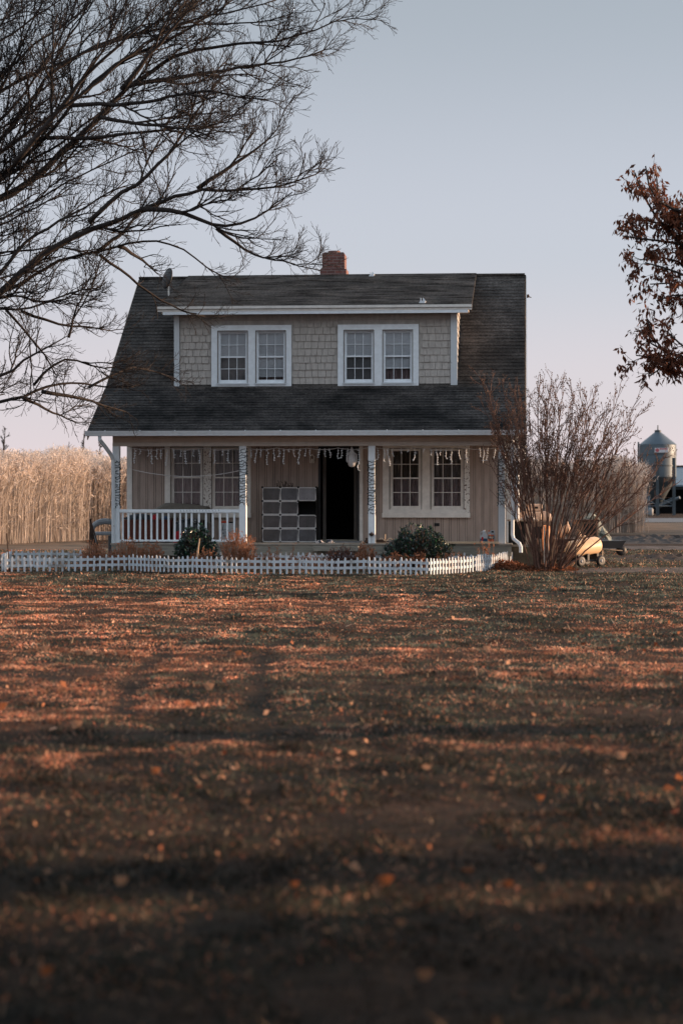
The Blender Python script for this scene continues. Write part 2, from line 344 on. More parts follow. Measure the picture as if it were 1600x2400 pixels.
def dh_window(parent, u0, u1, zb, zt, vf, mt, lower_frac=0.5, upper_cover=None, lower_cover=None, fr=0.035, mun=0.012, cols=3):
    """double hung sash pair: u0..u1 opening, vf = face of the wall"""
    win = MB(); d = vf + 0.03; s = 0.03; gp_ = MB(); t_ = .014
    gp_.box(u0 - .002, u0 + t_, vf - .008, d + .0, zb, zt); gp_.box(u1 - t_, u1 + .002, vf - .008, d + .0, zb, zt); gp_.box(u0 + t_, u1 - t_, vf - .008, d, zt - t_, zt + .002)
    gp_.build('shadow_gap', M['sash_gap'], parent)  # thin dark strips for the caulk gap, its shade put into the colour
    win.box(u0, u0 + s, d, d + 0.10, zb, zt); win.box(u1 - s, u1, d, d + 0.10, zb, zt); win.box(u0 + s, u1 - s, d, d + 0.10, zt - s, zt); win.box(u0 + s, u1 - s, d - 0.01, d + 0.10, zb, zb + s)
    w_ = win.build('window', mt, parent)
    zm = zb + s + (zt - zb - 2 * s) * lower_frac
    for nm, a, b_, dv in (('lower_sash', zb + s, zm + 0.018, d + 0.02), ('upper_sash', zm - 0.018, zt - s, d + 0.058)):
        x0, x1 = u0 + s + 0.002, u1 - s - 0.002; q = MB()
        lowr = 0.05 if nm == 'lower_sash' else 0.035
        q.box(x0, x0 + fr, dv, dv + 0.032, a, b_); q.box(x1 - fr, x1, dv, dv + 0.032, a, b_)
        q.box(x0 + fr, x1 - fr, dv, dv + 0.032, a, a + lowr); q.box(x0 + fr, x1 - fr, dv, dv + 0.032, b_ - 0.035, b_)
        gx0, gx1, gz0, gz1 = x0 + fr, x1 - fr, a + lowr, b_ - 0.035
        for i in range(1, cols):
            x = gx0 + (gx1 - gx0) * i / cols; q.box(x - mun / 2, x + mun / 2, dv + 0.006, dv + 0.014, gz0, gz1)
        zc = (gz0 + gz1) / 2; q.box(gx0, gx1, dv + 0.003, dv + 0.017, zc - mun / 2, zc + mun / 2)
        q.build(nm, mt, w_)
        g = MB(); g.box(gx0 - 0.004, gx1 + 0.004, dv + 0.0175, dv + 0.021, gz0 - 0.004, gz1 + 0.004); g.build('pane', M['glass'], w_)
        cov = upper_cover if nm == 'upper_sash' else lower_cover
        if cov: cov(gx0 - 0.02, gx1 + 0.02, d + 0.095, a, b_, w_)
    return w_
def blind(m, bottom=0.0):
    def f(u0, u1, v, z0, z1, w_):
        b = MB(); z = z0 + bottom
        while z < z1:
            b.add([(u0, v, z), (u1, v, z), (u1, v + 0.016, z + 0.024), (u0, v + 0.016, z + 0.024)], [(0, 1, 2, 3)]); z += 0.021
        b.build('blind', m, w_)
        if bottom: sheet('curtain', M['curtain'], u0, u1, v + 0.08, z0, z1, w_, 7)
    return f
def plain(m, waves, amp=0.02):
    def f(u0, u1, v, z0, z1, w_): sheet('curtain', m, u0, u1, v + 0.03, z0, z1, w_, waves, amp)
    return f
for i, (u0, u1, zb, zt, sash) in enumerate(WINS_UP):
    c = MB(); t = 0.0; vf = DV - 0.015
    s0, s1 = sash[0]; s2, s3 = sash[1]; zi = zt - 0.125; zs = zb + 0.10
    c.box(u0, s0, vf, vf + 0.05, zb, zt); c.box(s3, u1, vf, vf + 0.05, zb, zt); c.box(s1, s2, vf, vf + 0.05, zb, zt)
    for a, b_ in sash: c.box(a, b_, vf, vf + 0.05, zi, zt); c.box(a, b_, vf, vf + 0.05, zb, zs)
    c.build('casing', M['trim'], dormer)
    for j, (a, b_) in enumerate(sash):
        q = MB(); q.box(a - 0.02, b_ + 0.02, vf - 0.03, vf - 0.002, zs - 0.035, zs - 0.003); q.build('sill', M['trimdirty'], dormer)
        low = blind(M['blinddark']) if j == 0 else blind(M['blind'], (0.12 if i == 0 else 0.30))
        dh_window(dormer, a, b_, zs, zi, vf, M['trim'], 0.5, blind(M['blind']), low)

# ---- ground floor wall with openings
def hole(px0, px1, pyt, pyb):
    a, zt = uz(px0, pyt, VW); b_, zb = uz(px1, pyb, VW); return a, b_, zb, zt
LW = hole(387, 588, 1040, 1202); RW = hole(896.6, 1100, 1043, 1202); DOOR = hole(746, 850, 1046, 1266)
DECK = 0.55; CEIL = 2.86
DOOR = (DOOR[0], DOOR[1], DECK, DOOR[3])
holes = [(LW[0] + .03, LW[1] - .03, LW[2] + 0.02, LW[3] - .03), (DOOR[0], DOOR[1], DOOR[2], DOOR[3]), (RW[0] + .03, RW[1] - .03, RW[2] + 0.02, RW[3] - .03)]
wall = MB(); cur = UL + 0.02
for a, b_, z0, z1 in holes:
    wall.box(cur, a, VW + 0.012, VW + 0.15, 0.3, 4.1); wall.box(a, b_, VW + 0.012, VW + 0.15, z1, 4.1)
    if z0 > 0.6: wall.box(a, b_, VW + 0.012, VW + 0.15, 0.3, z0)
    else: wall.box(a, b_, VW + 0.012, VW + 0.15, 0.3, DECK - 0.02)
    cur = b_
wall.box(cur, UR - 0.02, VW + 0.012, VW + 0.15, 0.3, 4.1)
wall.build('front_wall', M['groove'], H)
bd = MB(); u = UL + 0.13; k = 0
while u < UR - 0.13:                                            # grooved boards, alternating wide and narrow
    wd = 0.135 if k % 2 == 0 else 0.036; a, b_ = u, min(u + wd, UR - 0.13); segs = [(DECK + 0.004, CEIL)]
    for h0, h1, z0, z1 in ((LW), (DOOR), (RW)):
        if b_ > h0 and a < h1 and not (a > h0 + .02 and b_ < h1 - .02):      # board crossing the edge of the opening: rip it
            for e0, e1 in ((a, h0), (h1, b_)):
                if e1 - e0 > .012: bd.box(e0, e1, VW - (0.0 if k % 2 == 0 else -0.004), VW + 0.01, max(z0, DECK + .004) + .002, z1 - .002)
        if b_ > h0 and a < h1: 
            segs = [(DECK + 0.004, z0)] if z0 > 0.6 else []
            segs.append((z1, CEIL))
    for s0, s1 in segs:
        if s1 - s0 > 0.02: bd.box(a, b_, VW - (0.0 if k % 2 == 0 else -0.004), VW + 0.01, s0, s1)
    u += wd + 0.009; k += 1
bd.build('wall_boards', M['siding'], H)
cb = MB(); cb.box(UL, UL + 0.125, VW - 0.02, VW + 0.03, DECK, CEIL); cb.build('corner_board', M['cream'], H)
cb = MB(); cb.box(UR - 0.13, UR + 0.03, VW - 0.02, VW + 0.03, 0.3, CEIL + 0.2); cb.build('corner_board', M['cream'], H)
# gable end walls and back, closed box inside
for nm, ua, ub in (('side_wall', UL, UL + 0.12), ('side_wall', UR - 0.12, UR)):
    b = MB(); b.prism([(VW + 0.16, 0.25), (10.2, 0.25), (10.2, 4.0), (6.26, 6.98), (VW + 0.16, 4.05)], 'x', ua, ub); b.build(nm, M['cream'], H)
b = MB(); b.box(UL, UR, 10.22, 10.34, 0.25, 4.0); b.build('back_wall', M['shake'], H)
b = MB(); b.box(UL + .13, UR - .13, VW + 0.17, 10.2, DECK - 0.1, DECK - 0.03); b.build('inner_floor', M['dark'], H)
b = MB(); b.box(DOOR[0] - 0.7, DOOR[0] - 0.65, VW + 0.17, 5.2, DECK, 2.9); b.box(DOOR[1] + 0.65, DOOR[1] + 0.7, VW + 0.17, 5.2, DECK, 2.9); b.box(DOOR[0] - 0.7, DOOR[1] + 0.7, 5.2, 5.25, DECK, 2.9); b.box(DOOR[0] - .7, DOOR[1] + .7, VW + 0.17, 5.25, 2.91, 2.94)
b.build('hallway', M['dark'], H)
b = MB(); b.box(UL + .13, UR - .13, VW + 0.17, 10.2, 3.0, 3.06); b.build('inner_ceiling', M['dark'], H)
# windows of the ground floor
def low_window(hl, sashes, peel_right, orange=False):
    u0, u1, zb, zt = hl; c = MB(); vf = VW - 0.03; t = 0.06
    S = [(uz(a, 0, VW)[0], uz(b_, 0, VW)[0]) for a, b_ in sashes]
    zi = zt - 0.075; zs = zb + 0.13
    c.box(u0, S[0][0], vf, vf + 0.06, zb, zt); c.box(S[0][0], S[1][1], vf, vf + 0.06, zi, zt)
    for a, b_ in S: c.box(a, b_, vf, vf + 0.06, zb, zs - 0.05)
    c.build('casing', M['cream'], H)
    c = MB(); c.box(S[0][1], S[1][0], vf - 0.004, vf + 0.06, zb, zi); c.build('mullion', M['creampeel'] if not peel_right else M['cream'], H)
    c = MB(); c.box(S[1][1], u1, vf - 0.004, vf + 0.06, zb, zt); c.build('casing', M['creampeel'] if peel_right else M['cream'], H)
    c = MB(); c.box(u0 - 0.01, u1 + 0.01, vf - 0.07, vf + 0.05, zb - 0.11, zb); c.build('sill', M['cream'], H)
    for j, (a, b_) in enumerate(S):
        dh_window(H, a, b_, zs - 0.05, zi, vf, M['cream'], 0.51, plain(M['curtaindark'], 5, 0.03), plain(M['curtain'], 6 + j * 3, 0.025), 0.05, 0.016)
low_window(LW, ((400, 477), (496, 573)), False)
low_window(RW, ((912, 988), (1008, 1087)), True)
# door opening
u0, u1, z0, z1 = DOOR
c = MB(); c.box(u0 + 0.0, u0 + 0.05, VW - 0.03, VW + 0.14, z0, z1); c.box(u1 - 0.13, u1 - 0.085, VW - 0.03, VW + 0.14, z0, z1 - 0.05); c.box(u0 + 0.05, u1 - 0.085, VW - 0.03, VW + 0.14, z1 - 0.05, z1); c.build('door_frame', M['black'], H)
c = MB(); c.box(u1 - 0.078, u1 + 0.0, VW - 0.035, VW + 0.11, z0, z1); c.build('door_casing', M['cream'], H)
c = MB(); c.box(u0 + 0.05, u1 - 0.13, VW - 0.06, VW + 0.16, z0, z0 + 0.05); c.build('threshold', M['skirt'], H)
M['doorcurt'] = mat('grey_door_curtain', (0.20, 0.18, 0.165), 0.9, 0.3, 4, stretch=(6, 6, 0.4))
sheet('door_curtain', M['doorcurt'], u0 + 0.09, u0 + 0.17, VW + 0.1, z0 + 0.06, z1 - 0.06, H, 2, 0.03)
sheet('door_curtain', M['doorcurt'], u1 - 0.22, u1 - 0.14, VW + 0.1, z0 + 0.06, z1 - 0.06, H, 2, 0.03)
c = MB(); c.box(u1 - 0.16, u1 - 0.11, VW + 0.2, VW + 1.02, z0 + 0.03, z1 - 0.04); dl = c.build('door', M['darkgrey'], H)
c = MB(); c.lathe([(0.02, 0), (0.03, 0.03), (0.028, 0.05), (0.01, 0.06)], (u1 - 0.17, VW + 0.9, z0 + 1.0), 10, 'x'); c.build('door_knob', M['grey'], dl)
# wall vent
a, z = uz(1017, 1226, VW); b_, zz = uz(1029, 1233, VW); c = MB(); c.box(a, b_, VW - 0.02, VW, zz, z)
for k in range(3): c.box(a, b_, VW - 0.028, VW - 0.018, zz + 0.012 + k * 0.022, zz + 0.02 + k * 0.022)
c.build('wall_vent', M['black'], H)
# porch: deck, skirt, beam, ceiling
b = MB()
v = 0.28
while v < VW: b.box(UL - 0.02, UR + 0.02, v, min(v + 0.135, VW + .01), DECK - 0.035, DECK); v += 0.14
b.build('porch_deck', M['deck'], H)
b = MB(); b.box(UL + 0.0, -3.2, 0.30, 0.335, 0.27, 0.513); b.box(-3.192, UR, 0.30, 0.337, 0.268, 0.513); b.build('porch_skirt', M['skirt'], H)
b = MB(); b.box(UL + 0.04, UR - 0.04, 0.40, 0.55, -0.1, 0.512); b.box(UR - 0.2, UR - .04, 0.55, VW, -0.1, 0.512); b.box(UL + .04, UL + .2, 0.55, VW, -0.1, 0.512); b.box(UL, UR, VW + 0.02, 10.3, -0.1, 0.30); b.build('foundation', M['found'], H)
a, _ = uz(1052, 1265, 0.3); b_, _ = uz(1168, 1265, 0.3)
b = MB(); b.box(a - 0.9, b_, 0.24, 0.36, DECK + 0.004, DECK + 0.05); b.build('nosing_board', M['tanboard'], H)
b = MB(); b.box(UL + 0.0, UR + 0.02, 0.42, 0.56, 2.855, 3.02); b.build('porch_beam', M['beam'], H)
b = MB(); b.box(UL + 0.0, UR + 0.02, 0.405, 0.57, 2.765, 2.852); b.build('beam_trim', M['beam2'], H)
b = MB(); b.box(UL + .02, UR - .02, 0.57, VW + 0.01, CEIL + 0.004, CEIL + 0.03); b.build('porch_ceiling', M['cream'], H)
b = MB(); b.prism([(0.0, 2.99), (0.42, 3.0), (0.42, 3.03), (0.0, 3.03)], 'x', -W, 0); b.build('soffit', M['beam'], H)
# side fascia closing the porch gable above the beam
for ua in (UL + 0.02, UR - 0.10):
    b = MB(); b.prism([(0.56, 2.80), (VW + 0.15, 2.80), (VW + 0.15, 4.05), (1.97, 4.0), (0.56, 3.25)], 'x', ua, ua + 0.08); b.build('porch_gable', M['cream'], H)
# rear return seen under the right rake
b = MB(); b.box(UR + 0.01, 0.02, 9.9, 12.4, 2.72, 3.0); b.build('rear_eave_return', M['cream'], H)
# gutter
g = MB(); prof = [(0.0, 3.09), (-0.012, 3.09), (-0.012, 3.02), (-0.085, 3.005), (-0.105, 3.045), (-0.12, 3.085), (-0.13, 3.10), (-0.145, 3.10), (-0.13, 3.06), (-0.115, 3.03), (-0.10, 2.99), (0.0, 2.985)]
g.prism(prof, 'x', -W - 0.05, 0.03); gut = g.build('gutter', M['trim'], H)
for k in range(12): g = MB(); g.box(-W + 0.4 + k * 0.8, -W + 0.415 + k * 0.8, -0.15, 0.02, 3.085, 3.112); g.build('gutter_strap', M['trim'], gut)
def pipe(pts, r, m, name, parent, sides=8): 
    b = MB(); b.tube(pts, r, sides); return b.build(name, m, parent, smooth=False)
d1 = [(-9.60, -0.05, 2.99), (-9.60, -0.05, 2.90), (-9.53, 0.1, 2.78), (-9.42, 0.3, 2.58), (-9.38, 0.36, 2.46), (-9.37, 0.36, 2.2), (-9.37, 0.36, 0.42)]
pipe(d1, 0.045, M['trimdirty'], 'downspout', H, 6)
d2 = [(-0.28, -0.05, 2.99), (-0.28, 0.0, 2.92), (-0.275, 0.3, 2.8), (-0.275, 0.33, 2.6), (-0.275, 0.33, 0.75), (-0.25, 0.30, 0.66), (-0.12, 0.22, 0.56), (-0.09, 0.2, 0.48), (-0.09, 0.2, 0.36)]
pipe(d2, 0.04, M['trim'], 'downspout', H, 12)
pipe([(-.165, .30, 3.0), (-.165, .30, 2.9), (-.165, .33, 1.12), (-.165, .45, 1.08)], 0.04, M['trim'], 'added_pipe', H, 12)  # added round pipe standing in for the sunlit corner trim
# posts
def post(px0, px1, peelm, zb=DECK):
    a, _ = uz(px0, 0, 0.40); b_, _ = uz(px1, 0, 0.40); w2 = (b_ - a) / 2; c_ = (a + b_) / 2; p = MB(); v0 = 0.40; v1 = 0.56
    p.bevbox(a, b_, v0, v1, 2.42, 2.766, 0.006)
    p.box(a + .012, b_ - .012, v0 + .012, v1 - .012, 1.42, 2.42); p.bevbox(a, b_, v0, v1, 1.37, 1.43, 0.008)
    p.bevbox(a, b_, v0, v1, zb, 1.37, 0.006)
    return p.build('porch_post', peelm, H), (a, b_)
POSTS = [post(264, 280, M['trim'], 0.3)[1], post(560.5, 577, M['trim'])[1], post(862.6, 878.5, M['trim'])[1], post(1167, 1184, M['trimdirty'])[1]]
# railing
ra, rb = POSTS[0][1], POSTS[1][0]
rail = MB(); zt = uz(400, 1194, 0.45)[1]; zl = uz(400, 1202, 0.45)[1]
rail.bevbox(ra, rb, 0.41, 0.51, zl, zt, 0.01); rail.build('top_rail', M['trim'], H)
rail = MB(); z1 = uz(400, 1265, 0.45)[1]; z0 = z1 - 0.045; rail.bevbox(ra, rb, 0.43, 0.49, z0, z1, 0.008); rail.build('bottom_rail', M['trim'], H)
for x in (330, 380, 430, 480, 530, 580, 630, 680, 732, 782, 832, 882, 932, 994, 1057, 1118, 1180, 1243, 1303):
    u, _ = uz(x / 3.733 + 200, 0, 0.46); q = MB(); t = rnd.uniform(-0.006, 0.006)
    q.add([(u - .021, .44, z1), (u + .021, .44, z1), (u + .021, .48, z1), (u - .021, .48, z1), (u - .021 + t, .44, zl), (u + .021 + t, .44, zl), (u + .021 + t, .48, zl), (u - .021 + t, .48, zl)], [(0, 3, 2, 1), (4, 5, 6, 7), (0, 1, 5, 4), (1, 2, 6, 5), (2, 3, 7, 6), (3, 0, 4, 7)])
    q.build('baluster', M['trim'], H)
q = MB(); q.box(-7.0, -6.85, 0.43, 0.49, DECK, z0); q.build('rail_block', M['deck'], H)
# chimney
a, zt = uz(757.5, 596, 6.9); b_, _ = uz(809.5, 596, 6.9); zc = zt
c = MB(); c.box(a, b_, 6.6, 7.2, 6.3, zt - 0.03); c.prism([(a, zt - .03), (b_, zt - .03), (b_ - .025, zt + .012), (a + .025, zt + .012)], 'y', 6.6, 7.2)
c.box(a - 0.05, b_ + 0.05, 6.55, 7.25, 6.3, uz(780, 634, 6.9)[1]); ch = c.build('chimney', M['brick'], roof)
c = MB(); a2, z2 = uz(768, 589, 6.9); b2, _ = uz(797.5, 589, 6.9); c.lathe([((b2 - a2) / 2, 0), ((b2 - a2) / 2 * 0.98, z2 - zt), ((b2 - a2) / 2 * .75, z2 - zt), ((b2 - a2) / 2 * .75, 0.02)], ((a2 + b2) / 2, 6.9, zt), 12); c.build('flue_liner', M['brick'], ch)
# roof vent flashings
for px, py, v, s in ((870.5, 656, 5.95, 0.85), (988.7, 713, 1.95, 1.0)):
    u, _ = uz(px, py, v); z = 6.07 + (v - 1.72) * (7.29 - 6.07) / 4.56
    c = MB(); c.prism([(u - .08 * s, z - .01), (u + .07 * s, z - .01), (u + .085 * s, z + .05 * s), (u + .03 * s, z + .12 * s), (u + .015 * s, z + .12 * s), (u + .02 * s, z + .05 * s), (u - .02 * s, z + .05 * s), (u - .025 * s, z + .12 * s), (u - .04 * s, z + .12 * s), (u - .04 * s, z + .06 * s)], 'y', v - 0.05, v + 0.10)
    c.build('vent_flashing', M['white'], droof)
c = MB(); c.tube([(0.0, 5.5, 6.55), (0.10, 5.5, 6.60), (0.16, 5.5, 6.58)], 0.012, 5); c.lathe([(0.03, 0), (0.035, 0.04), (0.02, 0.08)], (0.08, 5.5, 6.58), 8); c.build('cable_hook', M['rust'], H)

# ================================================================ SATELLITE DISH
DM = {'d': mat('weathered_dish_paint', (0.032, 0.032, 0.034), 0.6, 0.25, 8)}
def dish():
    u, z = uz(397, 707, 5.0); p = hw(u, 5.0, 0); e_ = empty('satellite_dish', (p.x, p.y, zroof(5.0)), -A, 'weathered grey satellite dish turned sideways on the left end of the roof', 'satellite dish')
    rx, rz = 0.26, 0.27; b = MB(); n = 28; nr = 6; v = []; f = []
    zc = uz(393, 652, 5.0)[1] - zroof(5.0); xc = -0.055
    for k in range(nr + 1):
        r = k / nr
        for i in range(n):
            t = 2 * math.pi * i / n; v.append((rx * r * math.cos(t), 0.075 * r * r - 0.075, rz * r * math.sin(t)))
    for k in range(nr):
        for i in range(n):
            j = (i + 1) % n; f.append((k * n + i, k * n + j, (k + 1) * n + j, (k + 1) * n + i))
    off = len(v); v += [(x, y + 0.018, z_) for x, y, z_ in v]; f += [tuple(off + i for i in reversed(q)) for q in f]
    for i in range(n): j = (i + 1) % n; f.append((nr * n + i, nr * n + j, off + nr * n + j, off + nr * n + i))
    b.add(v, f); o = b.build('reflector', DM['d'], e_, True); o.location = (xc, 0, zc); o.rotation_euler = (math.radians(-12), math.radians(-8), math.radians(-53))
    b = MB(); b.tube([(0.0, 0, -0.02), (0.0, 0, 0.18), (-0.03, 0, zc - 0.05)], 0.022, 8); b.box(-.08, .08, -.06, .06, -.03, -.005); b.build('mast', M['cream'], e_)
    b = MB(); b.tube([(0.0, 0, 0.26), (0.12, -0.1, 0.28), (0.30, -0.24, 0.36)], 0.014, 6); b.build('feed_arm', M['white'], e_)
    b = MB(); b.tube([(0.29, -0.23, 0.36), (0.32, -0.24, 0.45), (0.24, -0.2, 0.48)], 0.02, 6); b.build('receiver', M['grey'], e_)
dish()

# ================================================================ THINGS ON THE PORCH
def pe(name, u, v, z, label, cat, group=None, rz=0.0):
    p = hw(u, v, z); return empty(name, p, -A + rz, label, cat, group)
def place(px, v): return uz(px, 0, v)[0]
# icicle lights
def icicle(px0, px1, drops, label, sag, seed):
    r = random.Random(seed); u0 = place(px0, 0.50); u1 = place(px1, 0.50); e_ = pe('icicle_lights', u0, 0.60, 2.745, label, 'string lights', 'icicle light strings under the porch beam')
    L = u1 - u0; pts = []
    n = 40
    for i in range(n + 1):
        t = i / n; pts.append((L * t, 0, -abs(math.sin(t * math.pi * sag)) * 0.045 - 0.02 + r.uniform(-.006, .006)))
    b = MB(); b.tube(pts, 0.007, 4); b.build('cord', M['whitewire'], e_)
    b = MB(); bl = MB()
    for (px, ln) in drops:
        x = place(px, 0.50) - u0; y0 = -0.02; P = [(x, 0, -0.03)]; m = max(2, int(ln / 0.05)); z = -0.03
        for k in range(m):
            z -= ln / m; x += r.uniform(-.018, .018); P.append((x, r.uniform(-.01, .01), z))
            for q in range(2):
                dx = r.choice((-1, 1)) * r.uniform(.012, .035); bl.tube([(x, 0, z), (x + dx, r.uniform(-.01, .01), z - r.uniform(-.015, .02))], [0.007, 0.009], 4)
        b.tube(P, 0.006, 4)
    b.add(np.concatenate(bl.v), bl.f); b.build('drop_lights', M['white'], e_)
c3 = lambda x: x / 3.733 + 200
c4 = lambda x: x / 4.612 + 560
c5 = lambda x: x / 3.92 + 840
icicle(308, 559, [(c3(x), l) for x, l in ((425, .33), (470, .12), (540, .16), (572, .34), (620, .24), (655, .22), (706, .38), (760, .2), (828, .17), (872, .34), (935, .16), (985, .33), (1090, .18), (1130, .34), (1198, .14), (1245, .33))],
       'white icicle light string hanging over the porch railing', 3, 1)
icicle(577, 862, [(c4(x), l) for x, l in ((115, .2), (185, .32), (228, .2), (300, .37), (368, .27), (430, .18), (475, .35), (540, .08), (585, .18), (655, .36), (712, .18), (765, .16), (868, .2), (920, .19), (970, .2), (1065, .24), (1115, .22), (1170, .16), (1295, .5))],
       'white icicle light string hanging over the storage cubes and open doorway', 4, 2)
icicle(880, 1167, [(c5(x), l) for x, l in ((172, .26), (228, .3), (262, .4), (312, .18), (388, .12), (450, .08), (512, .27), (600, .08), (660, .16), (705, .38), (752, .16), (800, .24), (855, .36), (915, .24), (990, .34), (1110, .2), (1145, .34), (1188, .28), (1258, .22))],
       'white icicle light string hanging over the pair of windows at the right', 3, 3)
# wrapped lights on posts
def wrap(pi, z0, z1, turns, label, m, seed):
    a, b_ = POSTS[pi]; r = random.Random(seed); e_ = pe('post_lights', (a + b_) / 2, 0.48, z0, label, 'string lights', 'light strings wound round the porch posts')
    hwid = (b_ - a) / 2 + 0.004; hv = 0.086; P = []; bl = MB(); n = int(turns * 12)
    for i in range(n + 1):
        t = i / n; th = t * turns * 2 * math.pi + r.uniform(-.25, .25)
        s = max(abs(math.cos(th)), abs(math.sin(th))); x, y = hwid * math.cos(th) / s, hv * math.sin(th) / s
        z = (z1 - z0) * t + r.uniform(-.025, .025); P.append((x, y, z))
        if r.random() < 0.85: bl.tube([(x, y, z), (x * 1.08 + r.uniform(-.02, .02), y * 1.12, z + r.uniform(-.035, .035))], [0.008, 0.009], 4)
    b = MB(); b.tube(P, 0.0065, 4); b.add(np.concatenate(bl.v), bl.f); b.build('light_cord', m, e_)
wrap(0, 1.35, 2.40, 17, 'dark light string wound round the leftmost porch post beside the drainpipe', M['greenwire'], 4)
wrap(1, 1.42, 2.70, 20, 'light string wound round the porch post at the end of the railing', M['greenwire'], 5)
wrap(2, 1.20, 2.42, 19, 'light string wound round the porch post beside the open doorway', M['greenwire'], 6)
wrap(3, 1.38, 2.55, 17, 'light string wound round the peeling rightmost porch post', M['greenwire'], 7)
a = place(420 - 0, 0.5)
b = MB(); x0, x1 = place(c3(1125), .40), place(c3(1185), .40)
e_ = pe('rail_lights', place(420, .46), 0.46, zt, 'dark light string wound along the top rail of the porch railing', 'string lights')
# (rail light string)
rr = random.Random(3); P = []; zt_r = uz(400, 1194, 0.45)[1]; zl_r = uz(400, 1202, 0.45)[1]
for i in range(90):
    th = i * 0.9; P.append((place(c3(825), .46) - place(420, .46) + i * 0.0105, 0.055 * math.cos(th), (zt_r + zl_r) / 2 - zt_r + 0.05 * math.sin(th)))
e_.location.z = zt_r; b = MB(); b.tube(P, 0.0055, 4); b.build('cord', M['greenwire'], e_)
# clothes line
b = MB(); ua, za = uz(c3(415), 980 + 450 / 3.733, 0.7); ub, zb_ = uz(c3(1345), 980 + 460 / 3.733, 0.7); um, zm = uz(c3(900), 980 + 510 / 3.733, 0.7)
P = []
for i in range(25):
    t = i / 24; P.append(hw(ua + (ub - ua) * t, 0.7, za + (zb_ - za) * t - 4 * t * (1 - t) * ((za + zb_) / 2 - zm)))
b.tube(P, 0.008, 5); o = b.build('clothesline', M['whitewire'], None); tag(o, 'pale sagging clothesline strung across the left end of the porch', 'rope')
# hanging white bag
u, z = uz(823, 1046, 0.5); e_ = pe('hanging_bag', u, 0.62, z, 'white teardrop shaped bag hanging from the beam in front of the open doorway', 'bag')
b = MB(); b.lathe([(0.008, 0.0), (0.02, -0.03), (0.05, -0.13), (0.075, -0.24), (0.088, -0.34), (0.085, -0.41), (0.06, -0.455), (0.02, -0.47), (0.004, -0.472)], (0, 0, 0), 16); b.build('bag', translucent(mat('white_nylon', (0.62, 0.62, 0.63), 0.7, 0.08), 0.3), e_, True)
b = MB(); b.lathe([(0.045, -0.13), (0.115, -0.18), (0.12, -0.33), (0.11, -0.36)], (0, 0, 0), 14); o = b.build('mesh_collar', M['whitewire'], e_)
o.modifiers.new('w', 'WIREFRAME').thickness = 0.01
# lantern ornament on wall
u, z = uz(731, 1084, VW - 0.05); e_ = pe('wall_ornament', u, VW - 0.06, z, 'small house shaped wire ornament on the wall left of the doorway', 'ornament')
b = MB(); b.box(-.055, -.04, -.02, .02, 0, .13); b.box(.04, .055, -.02, .02, 0, .13); b.box(-.055, .055, -.02, .02, -.012, 0); b.prism([(-.07, .13), (0, .2), (.07, .13), (.05, .13), (0, .175), (-.05, .13)], 'y', -.02, .02); b.build('frame', M['cream'], e_)
b = MB(); b.lathe([(0.02, 0.01), (0.025, 0.05), (0.01, 0.09)], (0, 0, 0), 8); b.build('candle', M['cream'], e_)
# storage cubes
u0, z0 = uz(615, 1269, 1.45); u1, z1 = uz(741, 1142, 1.45); e_ = pe('storage_cubes', u0, 1.45, DECK, 'tall cube shelf with translucent grey doors, one cube open and dark', 'shelf')
CW, CH = (u1 - u0) / 3, (z1 - DECK) / 4
M['rim'] = mat('pale_grey_rim', (.50, .50, .51), .5)
M['panel'] = [mat('smoky_panel', (0.052, 0.050, 0.054), 0.35, 0.35, 5, spec=0.5), mat('bluish_panel', (0.068, 0.070, 0.08), 0.35, 0.3, 5, spec=0.5), mat('pale_panel', (0.17, 0.17, 0.185), 0.35, 0.2, 5, spec=0.5)]
b = MB()
for i in range(4): b.box(i * CW - .006, i * CW + .006, 0, .40, 0.0, CH * 4)
for j in range(5): b.box(0.006, CW * 3 - .006, 0.004, .396, j * CH - .005 + (0.006 if j == 0 else 0), j * CH + .005)
b.box(0, CW * 3, .40, .41, 0, CH * 4); b.build('carcass', M['dark'], e_)
for i in range(3):
    for j in range(4):
        x0, x1, a_, b_ = i * CW + .012, (i + 1) * CW - .012, j * CH + .012, (j + 1) * CH - .012
        if (i, j) != (2, 2):
            pm = M['panel'][2] if (i, j) == (2, 3) else M['panel'][1] if (i, j) in ((1, 3), (1, 0), (2, 0)) else M['panel'][0]
            q = MB(); q.box(x0, x1, -.008, -.003, a_, b_); dd = q.build('door_panel', pm, e_)
            q = MB(); R = 0.03; ring = []
            for cx_, cz_, t0 in ((x1 - R, b_ - R, 0), (x0 + R, b_ - R, 90), (x0 + R, a_ + R, 180), (x1 - R, a_ + R, 270)):
                for s_ in range(4): th = math.radians(t0 + s_ * 30); ring.append((cx_ + R * math.cos(th), -.012, cz_ + R * math.sin(th)))
            ring.append(ring[0]); q.tube(ring, 0.0125, 5, caps=False); q.build('door_rim', M['rim'], dd)
            q = MB(); q.lathe([(0.008, 0), (0.01, -0.012), (0.004, -0.02)], ((x0 + x1) / 2, -.01, a_ + 0.04), 8, 'y'); q.build('knob', M['dark'], dd)
for i in range(4):
    for j in range(5): q = MB(); q.lathe([(0.026, 0), (0.024, -0.02), (0.008, -0.026)], (i * CW, -.004, j * CH), 8, 'y'); q.build('connector', M['dark'], e_)
